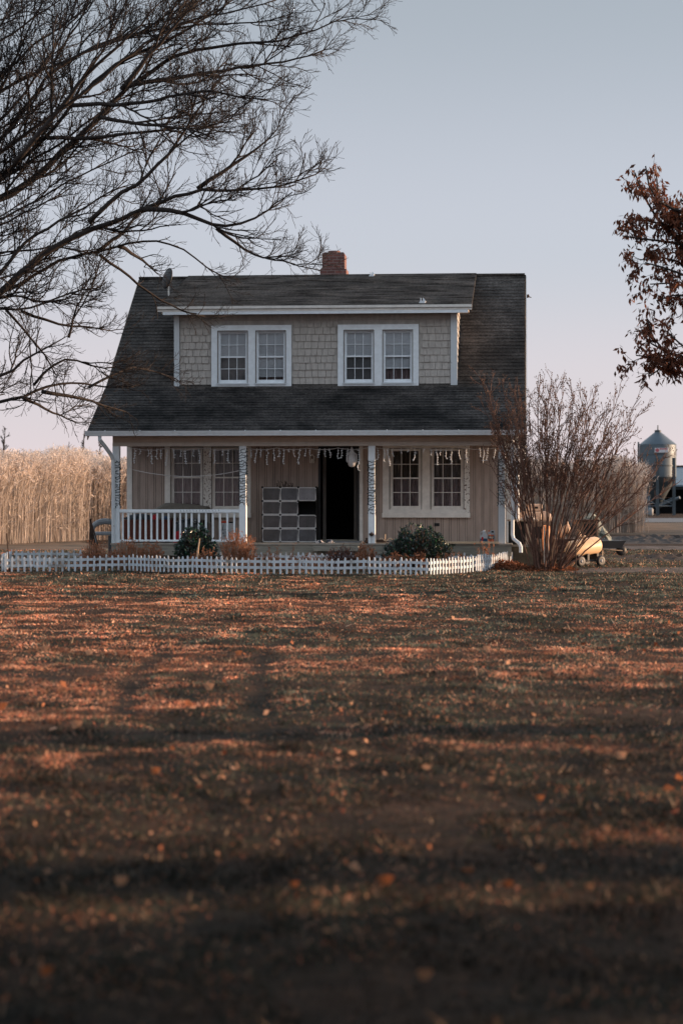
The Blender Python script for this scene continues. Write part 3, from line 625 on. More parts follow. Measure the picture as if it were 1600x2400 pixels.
# dried twigs lying on top of the cubes
b = MB(); r = random.Random(9); c_ = hw(u0 + CW * 1.25, 1.6, DECK + CH * 4 + 0.008)
for k in range(16):
    x = r.uniform(-.25, .2); P = [(c_.x + x, c_.y + r.uniform(-.05, .05), c_.z)]; 
    P.append((P[0][0] + r.uniform(-.05, .05), P[0][1], c_.z + r.uniform(.02, .12))); P.append((P[1][0] + r.uniform(-.05, .05), P[1][1], P[1][2] + r.uniform(-.02, .07))); b.tube(P, [.008, .006, .003], 4)
tag(b.build('dried_plant', M['rust'], None), 'dark dried sprigs lying on top of the storage cubes', 'plant')
# clothes and mat by the door
def crumple(name, c, sx, sy, sz, m, label, cat, seed, parent=None, rz=0.0):
    r = np.random.default_rng(seed); n, k = 22, 12; th = np.linspace(0, 2 * np.pi, n, endpoint=False); V = []; F_ = []
    ph = r.uniform(0, 6, 8)
    for j in range(k + 1):
        p = j / k * math.pi / 2
        for i in range(n):
            w_ = 1 + 0.22 * math.sin(3 * th[i] + ph[0] + 2 * p) + 0.15 * math.sin(7 * th[i] + ph[1] - 3 * p) + 0.06 * r.standard_normal()
            V.append((c[0] + sx * w_ * math.cos(th[i]) * math.cos(p), c[1] + sy * w_ * math.sin(th[i]) * math.cos(p), c[2] + sz * (math.sin(p)) * (1 + 0.25 * math.sin(5 * th[i] + ph[2]) * math.cos(p))))
    for j in range(k):
        for i in range(n): q = (i + 1) % n; F_.append((j * n + i, j * n + q, (j + 1) * n + q, (j + 1) * n + i))
    F_.append(tuple(range(n - 1, -1, -1))); b = MB(); b.add(V, F_); o = b.build(name, m, parent)
    if label: tag(o, label, cat)
    return o
M['cloth1'] = mat('patterned_cloth', (0.05, 0.06, 0.08), 0.9, scale=14, col2=(0.55, 0.50, 0.48), thr=(0.48, 0.54))
M['red'] = mat('red_fabric', (0.40, 0.02, 0.03), 0.7); M['rustred'] = mat('rust_red_wood', (0.13, 0.038, 0.025), 0.7, 0.15, 4, stretch=(1, 1, 6))
p = hw(place(c4(875), .7), .62, DECK); crumple('clothes_heap', p, .10, .08, .07, M['cloth1'], 'small crumpled patterned cloth on the deck right of the storage cubes', 'cloth', 1)
p = hw(place(c4(975), .8), .85, DECK); crumple('clothes_heap', p, .08, .07, .08, M['cloth1'], 'crumpled bluish cloth lying at the left edge of the doormat', 'cloth', 2)
e_ = pe('doormat', place(c4(1150), 1.3), 1.2, DECK, 'worn grey doormat in front of the open doorway', 'mat'); b = MB(); b.bevbox(-.42, .42, -.3, .3, 0.002, .03, .006); b.build('mat', M['grey'], e_)
b = MB()
for k in range(9): b.box(-.40, .40, -.27 + k * .064, -.25 + k * .064, .03, .036)
b.build('mat_ribs', M['darkgrey'], e_)
# small plant pot hung on third post
u, z = uz(870.5, 1250, .38); e_ = pe('wall_pot', u, .36, z - 0.04, 'small rusty metal pot hung low on the post beside the doorway', 'pot'); b = MB(); b.lathe([(.02, -.02), (.05, 0), (.062, .03), (.055, .035), (.02, .05), (.008, .075)], (0, 0, 0), 12); b.build('pot', M['rust'], e_)
b = MB(); b.tube([(0, 0, -.02), (0, -.01, -.3)], .004, 4); b.build('cord', M['rust'], e_)
u, z = uz(859, 1264, .45); e_ = pe('metal_ornament', u, .46, DECK, 'rusty round metal ornament at the foot of the post beside the doorway', 'ornament')
b = MB(); b.lathe([(.03, 0), (.05, .02), (.045, .07), (.02, .09), (.03, .11), (.01, .13)], (0, 0, 0), 12); b.build('body', M['rust'], e_)
# low toy sled / scroll item right of third post
u = place(880 + 6, .4); e_ = pe('scroll_ornament', u, .42, DECK + .055, 'cream curled metal scroll leaning behind the deck edge right of the third post', 'ornament')
b = MB(); P = []
for i in range(30):
    t = i / 29 * 4.2; P.append((.02 + .09 * t / 1.2 - .0 , 0, .035 + .03 * math.sin(t * 2.4)))
b.tube(P, .01, 6); b.build('scroll', M['tanboard'], e_)
u = place(c5(200), .8); e_ = pe('wooden_tray', u, .9, DECK, 'flat brown wooden tray with an upright stick right of the third post', 'tray')
b = MB(); b.box(-.1, .12, -.08, .08, 0.01, .03); b.box(-.1, .12, -.08, -.065, .03, .075); b.box(-.1, .12, .065, .08, .03, .075); b.build('tray', M['rust'], e_)
b = MB(); b.tube([(.1, 0, .03), (.105, 0, .2)], .012, 6); b.build('stick', M['tanboard'], e_)
# railing side goods
u0 = place(c3(352), 1.0); u1 = place(c3(745), 1.0); z1 = uz(350, 1218, 1.0)[1]
e_ = pe('wooden_chest', u0, .8, DECK, 'rust red wooden chest behind the left part of the porch railing', 'chest'); b = MB(); b.bevbox(0, u1 - u0, 0, .5, 0.03, z1 - DECK - .03, .01); b.build('body', M['rustred'], e_)
b = MB(); b.bevbox(-.015, u1 - u0 + .015, -.015, .515, z1 - DECK - .028, z1 - DECK, .008); b.build('lid', M['rustred'], e_)
b = MB()
for x in (.05, u1 - u0 - .1): b.box(x, x + .05, .05, .4, 0, .028)
b.build('foot', M['dark'], e_)
M['darkcloth'] = mat('charcoal_cloth', (0.05, 0.055, 0.065), 0.9, 0.5, 9)
p = hw(u0 + .32, 1.05, z1 + .003); crumple('dark_blanket', p, .30, .2, .13, M['darkcloth'], 'charcoal blanket heaped on the red wooden chest', 'blanket', 5)
p = hw(u0 + .70, .98, z1 + .003); crumple('red_cloth', p, .07, .1, .12, M['red'], 'red cloth lying on the chest next to the charcoal blanket', 'cloth', 6)
p = hw(u0 + .93, .98, z1 + .003); crumple('blue_cloth', p, .07, .09, .08, mat('blue_fabric', (0.05, 0.09, 0.16), 0.8), 'small blue and red folded cloth at the right end of the chest', 'cloth', 7)
# covered grill/table with canvas
ca, za = uz(c3(590), 980 + 800 / 3.733, 1.4); cb_, zb2 = uz(c3(1100), 980 + 800 / 3.733, 1.4)
e_ = pe('canvas_cover', ca, 1.55, za - .35, 'tan canvas sheet draped over a frame behind the porch railing', 'cover')
L = cb_ - ca; X = [0, .10 * L / 1.2, .25 * L / 1.2, .36 * L / 1.2, .8 * L / 1.2, 1.1 * L / 1.2, L]; Z = [.33, .40, .50, .50, .47, .42, .33]
V = []; F_ = []; r = random.Random(2)
for j, (dv, dz) in enumerate(((-.28, -.32), (-.26, -.05), (-.1, 0), (.1, 0), (.25, -.05), (.27, -.32))):
    for i in range(7): V.append((X[i] + r.uniform(-.01, .01) * (0 < i < 6), dv + r.uniform(-.02, .02), max(Z[i] + dz + r.uniform(-.012, .012), .0 if dz > -.3 else -.1)))
for j in range(5):
    for i in range(6): F_.append((j * 7 + i, j * 7 + i + 1, (j + 1) * 7 + i + 1, (j + 1) * 7 + i))
b = MB(); b.add(V, F_); b.build('canvas', mat('tan_canvas', (0.15, 0.135, 0.115), 0.9, 0.15, 6, .2), e_)
b = MB()
for x in (.15, L - .15):
    for y in (-.2, .2): b.box(x - .02, x + .02, y - .02, y + .02, DECK - (za - .35), .32)
b.build('leg', M['dark'], e_)
u0 = place(c3(765), 1.0); z = DECK
e_ = pe('black_crate', u0 + .05, .95, DECK, 'dark grey crate of odds and ends behind the middle of the railing', 'crate'); 
b = MB(); b.box(0, .62, 0, .4, 0.0, .02); b.box(0, .02, 0, .4, .02, .42); b.box(.6, .62, 0, .4, .02, .42); b.box(.02, .6, 0, .02, .02, .42); b.box(.02, .6, .38, .4, .02, .42)
for k in range(4): b.box(-.01, .63, -.012, -.001, .06 + k * .1, .09 + k * .1)
b.build('crate', M['darkgrey'], e_)
p = hw(u0 + .22, .80, DECK); crumple('red_bag', p, .19, .10, .27, M['red'], 'bright red bag on the deck behind the railing balusters', 'bag', 12)
p = hw(u0 + .36, 1.15, DECK + .425); crumple('dark_clothes', p, .26, .16, .13, mat('grey_patterned_cloth', (.03, .035, .04), .9, scale=11, col2=(.4, .4, .4), thr=(.52, .6)), 'dark and pale clothes piled on the grey crate', 'clothes', 13)
# white box with lettering and red lid
u0, _ = uz(519.5, 0, .8); u1, _ = uz(545.5, 0, .8); zt2 = uz(530, 1226, .8)[1]
e_ = pe('white_canister', u0, .75, DECK, 'tall white box with dark lettering and orange red lid behind the railing', 'box'); wd = u1 - u0; hh = zt2 - DECK
b = MB(); b.bevbox(0, wd, 0, .26, 0, hh, .012); b.build('body', mat('off_white_card', (.42, .44, .46), .6, .06), e_)
b = MB(); b.bevbox(.0, wd * .62, .02, .24, hh, hh + .05, .01); b.build('lid', mat('orange_red_plastic', (.50, .07, .035), .5), e_)
b = MB(); b.box(wd * .66, wd * .97, .04, .22, hh + .0, hh + .03); b.build('handle', M['dark'], e_)
def text(body, size, loc, m, parent, name='lettering', ext=.001, rx=90, rz=0, align='LEFT', sx=1.0):
    cu = bpy.data.curves.new(name, 'FONT'); cu.body = body; cu.size = size; cu.extrude = ext; cu.align_x = align
    o = bpy.data.objects.new('tmp', cu); COL.objects.link(o); dg = bpy.context.evaluated_depsgraph_get(); me = bpy.data.meshes.new_from_object(o.evaluated_get(dg)); bpy.data.objects.remove(o)
    me.name = name; me.materials.clear(); me.materials.append(m); t = bpy.data.objects.new(name, me); COL.objects.link(t); t.parent = parent; t.location = loc; t.rotation_euler = (math.radians(rx), 0, math.radians(rz)); t.scale = (sx, 1, 1); return t
M['ink'] = mat('dark_ink', (.03, .035, .045), .6)
text('ATTIC', .095, (.02, -.003, hh * .42), M['ink'], e_, sx=.8); text('PRO  K', .06, (.045, -.003, hh * .30), M['ink'], e_, sx=.8)
b = MB(); b.prism([(.015, hh * .62), (.045, hh * .92), (.055, hh * .92), (.04, hh * .66), (.11, hh * .68), (.11, hh * .66)], 'y', -.003, -.001); b.build('printed_swoosh', M['ink'], e_)
# jugs
u, _ = uz(1133, 0, .55); e_ = pe('washer_fluid_jug', u, .5, DECK + .055 * 0 + .0, 'translucent plastic jug half full of blue liquid on the deck edge', 'jug')
hj = uz(1133, 1234, .5)[1] - DECK; M['jug'] = mat('milky_plastic', (.42, .45, .48), .4, .05); M['blue'] = mat('blue_liquid', (.02, .08, .15), .4, .1)
b = MB(); b.bevbox(-.082, .082, -.06, .06, 0, .115, .012); b.build('liquid', M['blue'], e_)
b = MB(); b.prism([(-.08, .116), (.08, .116), (.078, .19), (.03, .27), (-.02, .27), (-.035, .22), (-.045, .19), (-.06, .17), (-.08, .17)], 'y', -.055, .055); b.tube([(-.07, 0, .17), (-.075, 0, .24), (-.05, 0, .268), (-.02, 0, .265)], .012, 6); b.build('body', M['jug'], e_)
b = MB(); b.lathe([(.026, .27), (.026, .30), (.02, .305)], (.005, 0, 0), 12); b.build('cap', M['white'], e_)
b = MB(); b.box(-.05, -.01, -.066, -.0605, .075, .15); b.build('label_sticker', M['red'], e_)
u, _ = uz(1151, 0, .55); e_ = pe('oil_jug', u, .5, DECK, 'pale grey jug with orange and black label standing beside the blue liquid jug', 'jug')
b = MB(); b.bevbox(-.082, .082, -.055, .055, 0, .215, .012); b.prism([(-.08, .216), (.08, .216), (.078, .29), (.06, .305), (-.01, .305), (-.03, .28), (-.06, .265), (-.08, .25)], 'y', -.05, .05); b.build('body', mat('grey_jug_plastic', (.33, .35, .37), .45, .05), e_)
b = MB(); b.box(0.0, .05, -.053, -.0505, .25, .285); b.build('handle_hole', M['dark'], e_)
b = MB(); b.box(-.072, .062, -.058, -.0552, .03, .10); b.box(-.072, .062, -.058, -.0552, .175, .20); b.build('orange_label', mat('orange_label', (.45, .10, .05), .5, .2), e_)
b = MB(); b.box(-.072, .062, -.058, -.0552, .101, .174); b.build('black_label', M['dark'], e_)
b = MB(); b.box(-.052, .042, -.061, -.0583, .12, .165); b.build('pale_label', mat('pale_green_label', (.35, .38, .35), .5), e_)
b = MB(); b.lathe([(.022, .266), (.022, .30)], (-.05, 0, 0), 10); b.build('cap', mat('orange_cap', (.5, .12, .07), .5), e_)
# step / slab below doorway
u0 = place(c4(810), .2); u1 = place(c4(1300), .2)
e_ = pe('porch_step', u0, -.02, 0, 'grey slab step with dark gap beneath, in front of the doorway', 'step'); b = MB(); b.bevbox(0, u1 - u0, 0, .27, .38, .50, .01); b.build('tread', M['skirt'], e_)
b = MB(); b.box(.1, .2, .04, .24, 0, .38); b.box(u1 - u0 - .2, u1 - u0 - .1, .04, .24, 0, .38); b.build('support', M['found'], e_)
# patio chair + folded frame left of the porch
e_ = empty('patio_chair', (at(248, 1160, 47.6).x, 47.6, 0), .15, 'grey plastic patio chair with a rounded back beside the left porch post', 'chair')
b = MB(); P = []
for i in range(15):
    t = i / 14 * math.pi; P.append((-.29 * math.cos(t) + .0, .18 - .0 , .86 + .18 * math.sin(t)))
b.tube(P, [0.05 + .02 * math.sin(i / 14 * math.pi) for i in range(15)], 8); b.build('backrest', M['grey'], e_)
b = MB(); b.bevbox(-.27, .27, -.2, .2, .72, .80, .02); b.build('seat', M['grey'], e_)
for x, y in ((-.27, .16), (.25, .16), (-.24, -.18), (.12, -.18)):
    b = MB(); b.tube([(x, y, .76 if y < 0 else .88), (x, y, .4), (x * 1.05, y * 1.1, .0)], [.025, .022, .02], 6); b.build('leg', M['darkgrey'] if x > 0 else M['grey'], e_)
b = MB(); b.box(.06, .22, -.19, .1, .06, .71); b.build('side_panel', M['darkgrey'], e_)
o_ = at(212, 1216, 46.5); e_ = empty('folded_frame', (o_.x, 46.5, 0), 0, 'black folded metal frame leaning in a narrow pointed shape left of the patio chair', 'metal frame')
for dx, dy in ((-.02, 0), (.04, .05), (.11, .0), (.15, .06), (.20, .03), (.30, 0)):
    b = MB(); b.tube([(dx, dy, 0.0), (dx * .5, dy * .5, o_.z * .55), (0, 0, o_.z)], .014, 5); b.build('rod', M['rust'], e_)
b = MB(); b.add([(.09, .02, .25), (.22, .02, .2), (.05, .02, .85), (.09, .03, .25), (.22, .03, .2), (.05, .03, .85)], [(0, 1, 2), (5, 4, 3), (0, 3, 4, 1), (1, 4, 5, 2), (2, 5, 3, 0)]); b.build('web', M['rust'], e_)
b = MB(); p = gp(65, 1330); b.tube([(p.x + .02, 44.2, -.05), (p.x, 44.2, .4), (p.x - .04, 44.2, .83)], .013, 6); tag(b.build('garden_stake', M['rust'], None), 'thin rusty stake standing behind the picket fence at far left', 'stake')
b = MB(); b.tube([at(1348, 1342, 43.6), at(1349, 1310, 43.6), at(1347.5, 1281, 43.6)], .014, 6); tag(b.build('garden_stake', M['rust'], None), 'short rusty stake in front of the white tank cart', 'stake')
# ================================================================ PICKET FENCES
def fence(name_label, pts, h, spacing, wid, parent_group=None, seed=0, zoff=0.0, panel=0.62):
    r = random.Random(seed); P0 = Vector(pts[0]); e_ = empty('picket_fence', P0, 0, name_label, 'fence')
    for a, b_ in zip(pts[:-1], pts[1:]):
        a, b_ = Vector(a), Vector(b_); L = (b_ - a).length; n = max(1, round(L / panel)); d = (b_ - a) / L; nrm = Vector((-d.y, d.x, 0)).normalized()
        for k in range(n):
            s0, s1 = L * k / n, L * (k + 1) / n; m_ = MB(); tz0, tz1 = r.uniform(-.012, .012), r.uniform(-.012, .012)
            def pt(s, off, z):
                t = (s - s0) / (s1 - s0); q = a + d * s + nrm * off - P0; return (q.x, q.y, q.z + z + tz0 * (1 - t) + tz1 * t)
            np_ = max(2, round((s1 - s0) / spacing))
            for i in range(np_):
                s = s0 + (i + .5) * (s1 - s0) / np_; hh = h * r.uniform(.93, 1.05); w2 = wid / 2; ln = r.gauss(0, .009)
                prof = [(-w2, -.03), (w2, -.03), (w2, hh - wid * 1.1), (w2 * .75, hh - wid * .4), (0, hh), (-w2 * .75, hh - wid * .4), (-w2, hh - wid * 1.1)]
                v = [pt(s + x + ln * z / h, -.012, z) for x, z in prof] + [pt(s + x + ln * z / h, .003, z) for x, z in prof]; q = len(prof)
                m_.add(v, [tuple(range(q - 1, -1, -1)), tuple(range(q, 2 * q))] + [(j, (j + 1) % q, q + (j + 1) % q, q + j) for j in range(q)])
            pn = m_.build('fence_panel', M['fencew'], e_)
            for z in (h * .30, h * .66):
                m_ = MB(); c = [pt(s0 + .004, .004, z), pt(s1 - .004, .004, z), pt(s1 - .004, .016, z), pt(s0 + .004, .016, z), pt(s0 + .004, .004, z + .055), pt(s1 - .004, .004, z + .055), pt(s1 - .004, .016, z + .055), pt(s0 + .004, .016, z + .055)]
                m_.add(c, [(0, 3, 2, 1), (4, 5, 6, 7), (0, 1, 5, 4), (1, 2, 6, 5), (2, 3, 7, 6), (3, 0, 4, 7)]); m_.build('rail', M['fencew'], pn)
    return e_
M['fencew'] = translucent(mat('white_fence_plastic', (0.30, 0.28, 0.26), 0.5, scale=4, col2=(.58, .63, .68), thr=(.32, .48)), 0.12)
def fp(px, py): p = gp(px, py); return (p.x, p.y, 0)
front = [fp(6, 1341), fp(300, 1338), fp(390, 1341), fp(560, 1345), fp(860, 1346), fp(1005, 1349), fp(1110, 1342)]
fence('long low white picket fence running in front of the porch beds', front, .35, .125, .042, seed=1)
pr = [fp(1112, 1341), (fp(1160, 1328)[0], 45.6, 0), (at(1205, 1320, 48.2).x, 47.6, 0.02)]
fence('sunlit return of the white picket fence at the right front corner of the bed', pr, .36, .125, .045, seed=2)
pb = [(at(30, 0, 47.2).x, 47.4, .03), (at(196, 0, 47.2).x, 47.2, .03)]
fence('back row of white pickets beyond the bed left of the patio chair', pb, .36, .13, .045, seed=3)
pb = [(at(480, 0, 45.5).x, 45.75, .03), (at(900, 0, 45.5).x, 45.45, .03), (at(1125, 0, 45.4).x, 45.3, .03)]
fence('back row of white pickets close to the porch behind the dry bed plants', pb, .35, .13, .045, seed=4)
pb = [fp(4, 1340), (at(28, 0, 47.2).x, 47.2, .02)]
fence('short left end of the white picket fence, its pickets seen nearly edge on', pb, .36, .125, .045, seed=5)

# ================================================================ PLANTS
def leafquads(C, D, L, Wd, r):
    """diamond leaves: centre base C, direction D, length L, width Wd"""
    C = np.asarray(C); D = unit(D); n = len(C); L = np.broadcast_to(L, n)[:, None]; Wd = np.broadcast_to(Wd, n)[:, None]
    S = unit(np.cross(D, unit(r.normal(size=(n, 3))))); U = np.cross(S, D)
    return np.stack([C, C + D * L * .5 + S * Wd * .5, C + D * L + U * L * .08, C + D * L * .5 - S * Wd * .5], 1).reshape(-1, 3)
class Twigs:
    def __init__(s): s.g = {}
    def add(s, P, R, sides):
        s.g.setdefault((len(P), sides), []).append((P, R))
    def build(s, name, m, parent, cond=None):
        VV = []; FF = []; off = 0
        for (n, sides), lst in s.g.items():
            P = np.array([a for a, b in lst], float); R = np.array([b for a, b in lst], float); N = len(lst)
            T = np.gradient(P, axis=1); T = unit(T); ref = np.where(np.abs(T[..., 2:3]) < .9, np.array([0, 0, 1.0]), np.array([1.0, 0, 0])); a = unit(np.cross(T, ref)); b = np.cross(T, a)
            th = np.arange(sides) * 2 * math.pi / sides
            V = P[:, :, None, :] + R[:, :, None, None] * (np.cos(th)[None, None, :, None] * a[:, :, None, :] + np.sin(th)[None, None, :, None] * b[:, :, None, :])
            V = V.reshape(N, n * sides, 3)
            q = np.array([(k * sides + i, k * sides + (i + 1) % sides, (k + 1) * sides + (i + 1) % sides, (k + 1) * sides + i) for k in range(n - 1) for i in range(sides)])
            FF.append((q[None] + (np.arange(N) * n * sides)[:, None, None] + off).reshape(-1, 4)); VV.append(V.reshape(-1, 3)); off += N * n * sides
        V = np.concatenate(VV).astype(np.float32); Fq = np.concatenate(FF).astype(np.int32)
        me = bpy.data.meshes.new(name); me.vertices.add(len(V)); me.vertices.foreach_set('co', V.ravel())
        me.loops.add(Fq.size); me.loops.foreach_set('vertex_index', Fq.ravel()); me.polygons.add(len(Fq))
        me.polygons.foreach_set('loop_start', np.arange(0, Fq.size, 4, dtype=np.int32)); me.polygons.foreach_set('loop_total', np.full(len(Fq), 4, np.int32))
        me.polygons.foreach_set('use_smooth', np.ones(len(Fq), bool)); me.update(calc_edges=True); me.materials.append(m)
        o = bpy.data.objects.new(name, me); COL.objects.link(o); o.parent = parent; return o
def resample(P, n):
    P = np.asarray(P, float); d = np.r_[0, np.cumsum(np.linalg.norm(np.diff(P, axis=0), axis=1))]; t = np.linspace(0, d[-1], n)
    # smooth a little with catmull style interpolation by oversampling
    Q = np.stack([np.interp(t, d, P[:, k]) for k in range(3)], 1)
    for _ in range(2): Q[1:-1] = (Q[:-2] + 2 * Q[1:-1] + Q[2:]) / 4
    return Q
def branch_from(p, d, L, n, r, up=.12, wig=.18, bend=None):
    P = [np.array(p)]; d = unit(d); s = L / (n - 1)
    for k in range(n - 1):
        d = unit(d + r.normal(size=3) * wig + np.array([0, 0, up])); P.append(P[-1] + d * s)
    return np.array(P)
def side_dir(t, r, ang, flat=None):
    q = r.normal(size=3)
    if flat is not None: q = q * flat
    q = q - t * np.dot(q, t); q = unit(q); return t * math.cos(ang) + q * math.sin(ang)
def spawn(tw, P, rad, r, levels, parent_len):
    """levels: list of (spacing, length mean, angle, npts, rmin, sides, up, wig)"""
    if not levels: return
    sp, Lm, ang, npt, rmin, sides, up, wig, start = levels[0]; seg = np.linalg.norm(np.diff(P, axis=0), axis=1); D = np.r_[0, np.cumsum(seg)]; tot = D[-1]
    s = tot * start + r.uniform(0, sp); T = unit(np.gradient(P, axis=0))
    while s < tot * .99:
        i = min(np.searchsorted(D, s) - 1, len(P) - 2); i = max(i, 0); f = (s - D[i]) / (seg[i] + 1e-9); p = P[i] + (P[i + 1] - P[i]) * f; R0 = rad[i] + (rad[i + 1] - rad[i]) * f
        d = side_dir(T[i], r, ang * r.uniform(.6, 1.3)); d[2] = d[2] + .1 if up > 0 else d[2]
        L = Lm * r.uniform(.55, 1.3) * (1 - .62 * s / tot)
        Q = branch_from(p, d, L, npt, r, up, wig); r0 = min(R0 * .7, rmin + L * .009); q = np.linspace(r0, max(rmin * .8, r0 * .3), npt)
        tw.add(Q, q, sides); spawn(tw, Q, q, r, levels[1:], L); s += sp * r.uniform(.5, 1.5)

M['bark'] = mat('dark_elm_bark', (0.026, 0.020, 0.018), 0.9, 0.35, 12, 0.4, 30)
M['twig'] = mat('brown_twig_bark', (0.022, 0.016, 0.014), 0.85, 0.3, 8)
# ---- big bare tree at left, limbs traced then grown with twigs
def c1(x, y): return (x / 1.823, y / 1.823)
def c2(x, y): return (x / 2.01, 480 + y / 2.01)
LIMBS = [
 (c1, [(0, 850), (150, 770), (250, 660), (330, 590), (430, 500), (540, 370), (620, 330), (740, 230), (850, 210), (1000, 190), (1150, 185), (1300, 150), (1420, 100), (1490, 60)], 10),
 (c1, [(520, 385), (640, 240), (720, 140), (800, 60), (880, -40)], 6),
 (c1, [(0, 760), (120, 660), (230, 560), (310, 450), (350, 350), (420, 250), (480, 140), (540, 0), (580, -80)], 8),
 (c1, [(0, 600), (60, 520), (140, 420), (200, 330), (260, 220), (330, 110), (390, 0), (430, -90)], 8),
 (c1, [(0, 420), (40, 300), (110, 170), (140, 80), (190, 0), (240, -90)], 7),
 (c1, [(0, 180), (100, 110), (200, 40), (300, -30)], 5),
 (c1, [(0, 330), (80, 250), (170, 170), (260, 120), (330, 60), (420, -30)], 6),
 (c1, [(0, 520), (90, 430), (150, 330), (240, 190), (300, 90), (340, -40)], 6),
 (c1, [(0, 90), (90, 60), (160, -20)], 5),
 (c1, [(60, 700), (180, 560), (290, 420), (380, 300), (520, 190), (640, 60), (720, -30)], 6),
 (c1, [(0, 660), (130, 560), (260, 470), (420, 350), (560, 230), (700, 130), (900, 60), (1100, 30), (1250, -30)], 6),
 (c1, [(540, 370), (700, 340), (850, 315), (1000, 290), (1200, 270), (1330, 235), (1430, 195)], 5),
 (c1, [(310, 450), (450, 440), (550, 445), (680, 440), (800, 380), (980, 395), (1100, 440), (1180, 420)], 4.5),
 (c1, [(200, 590), (380, 590), (550, 575), (700, 545), (870, 550), (1010, 535)], 4.5),
 (c1, [(360, 400), (450, 300), (560, 240), (700, 190), (820, 110), (960, 30), (1040, -40)], 5),
 (c1, [(0, 400), (120, 320), (270, 270), (400, 200), (520, 150), (700, 120), (900, 100), (1150, 95), (1260, 50)], 5),
 (c1, [(200, 330), (330, 230), (450, 190), (620, 140), (740, 40), (820, -40)], 4),
 (c1, [(380, 948), (480, 850), (600, 780), (740, 650), (800, 540), (900, 380), (970, 300)], 5),
 (c1, [(0, 780), (100, 700), (220, 640), (340, 560), (470, 440), (640, 380), (760, 350)], 5),
 (c1, [(0, 940), (160, 860), (280, 780), (420, 720), (520, 660), (600, 640)], 3.5),
 (c1, [(430, 500), (600, 530), (780, 545), (860, 560), (960, 620)], 4),
 (c2, [(0, 430), (80, 330), (200, 230), (370, 130), (540, 80), (660, 20), (780, -20), (930, -75), (1100, -60), (1250, -80), (1420, -110), (1540, -170)], 11),
 (c2, [(930, -75), (1050, -150), (1130, -210), (1260, -300), (1340, -400)], 5),
 (c2, [(660, 20), (850, 20), (930, 70), (1020, 110), (1140, 110), (1200, 60), (1290, 10), (1350, -30)], 5.5),
 (c2, [(1020, 110), (1110, 185), (1200, 240), (1310, 260), (1390, 225)], 4),
 (c2, [(0, 340), (60, 250), (110, 170), (250, 100), (330, 50), (420, 0), (520, -60), (640, -110)], 8),
 (c2, [(0, 420), (150, 350), (270, 250), (430, 240), (560, 190), (740, 155), (830, 180), (900, 240), (1000, 310), (1060, 345)], 5.5),
 (c2, [(450, 230), (540, 170), (640, 60), (680, 0), (720, -80)], 4.5),
 (c2, [(560, 195), (640, 240), (710, 290), (770, 355)], 4.5),
 (c2, [(0, 495), (150, 490), (230, 460), (310, 410), (400, 390), (500, 395)], 4.5),
 (c2, [(100, 500), (220, 545), (300, 570), (490, 580), (550, 605)], 3.5),
 (c2, [(0, 820), (80, 760), (160, 700), (240, 650), (325, 625)], 8),
 (c2, [(325, 625), (340, 560), (370, 450), (420, 400)], 3),
 (c2, [(0, 935), (100, 900), (200, 875), (270, 835), (370, 830), (440, 860), (560, 855), (690, 862)], 6),
 (c2, [(200, 880), (320, 910), (430, 920), (530, 960), (640, 985)], 4.5),
 (c2, [(30, 495), (120, 590), (180, 670), (260, 770), (270, 830)], 3),
 (c2, [(110, 910), (200, 960), (300, 1000), (400, 1040)], 3.5),
 (c2, [(0, 100), (120, 40), (240, -20), (340, -80)], 5),
 (c2, [(0, 230), (130, 215), (250, 190), (380, 215), (460, 235)], 4),
 (c2, [(160, 850), (250, 740), (330, 700), (420, 760), (500, 790), (600, 740)], 3),
 (c2, [(470, 235), (560, 300), (620, 340), (700, 420), (800, 470), (880, 520), (1040, 530)], 3.2),
 (c2, [(420, 860), (540, 800), (640, 745), (720, 790), (820, 810)], 3),
]
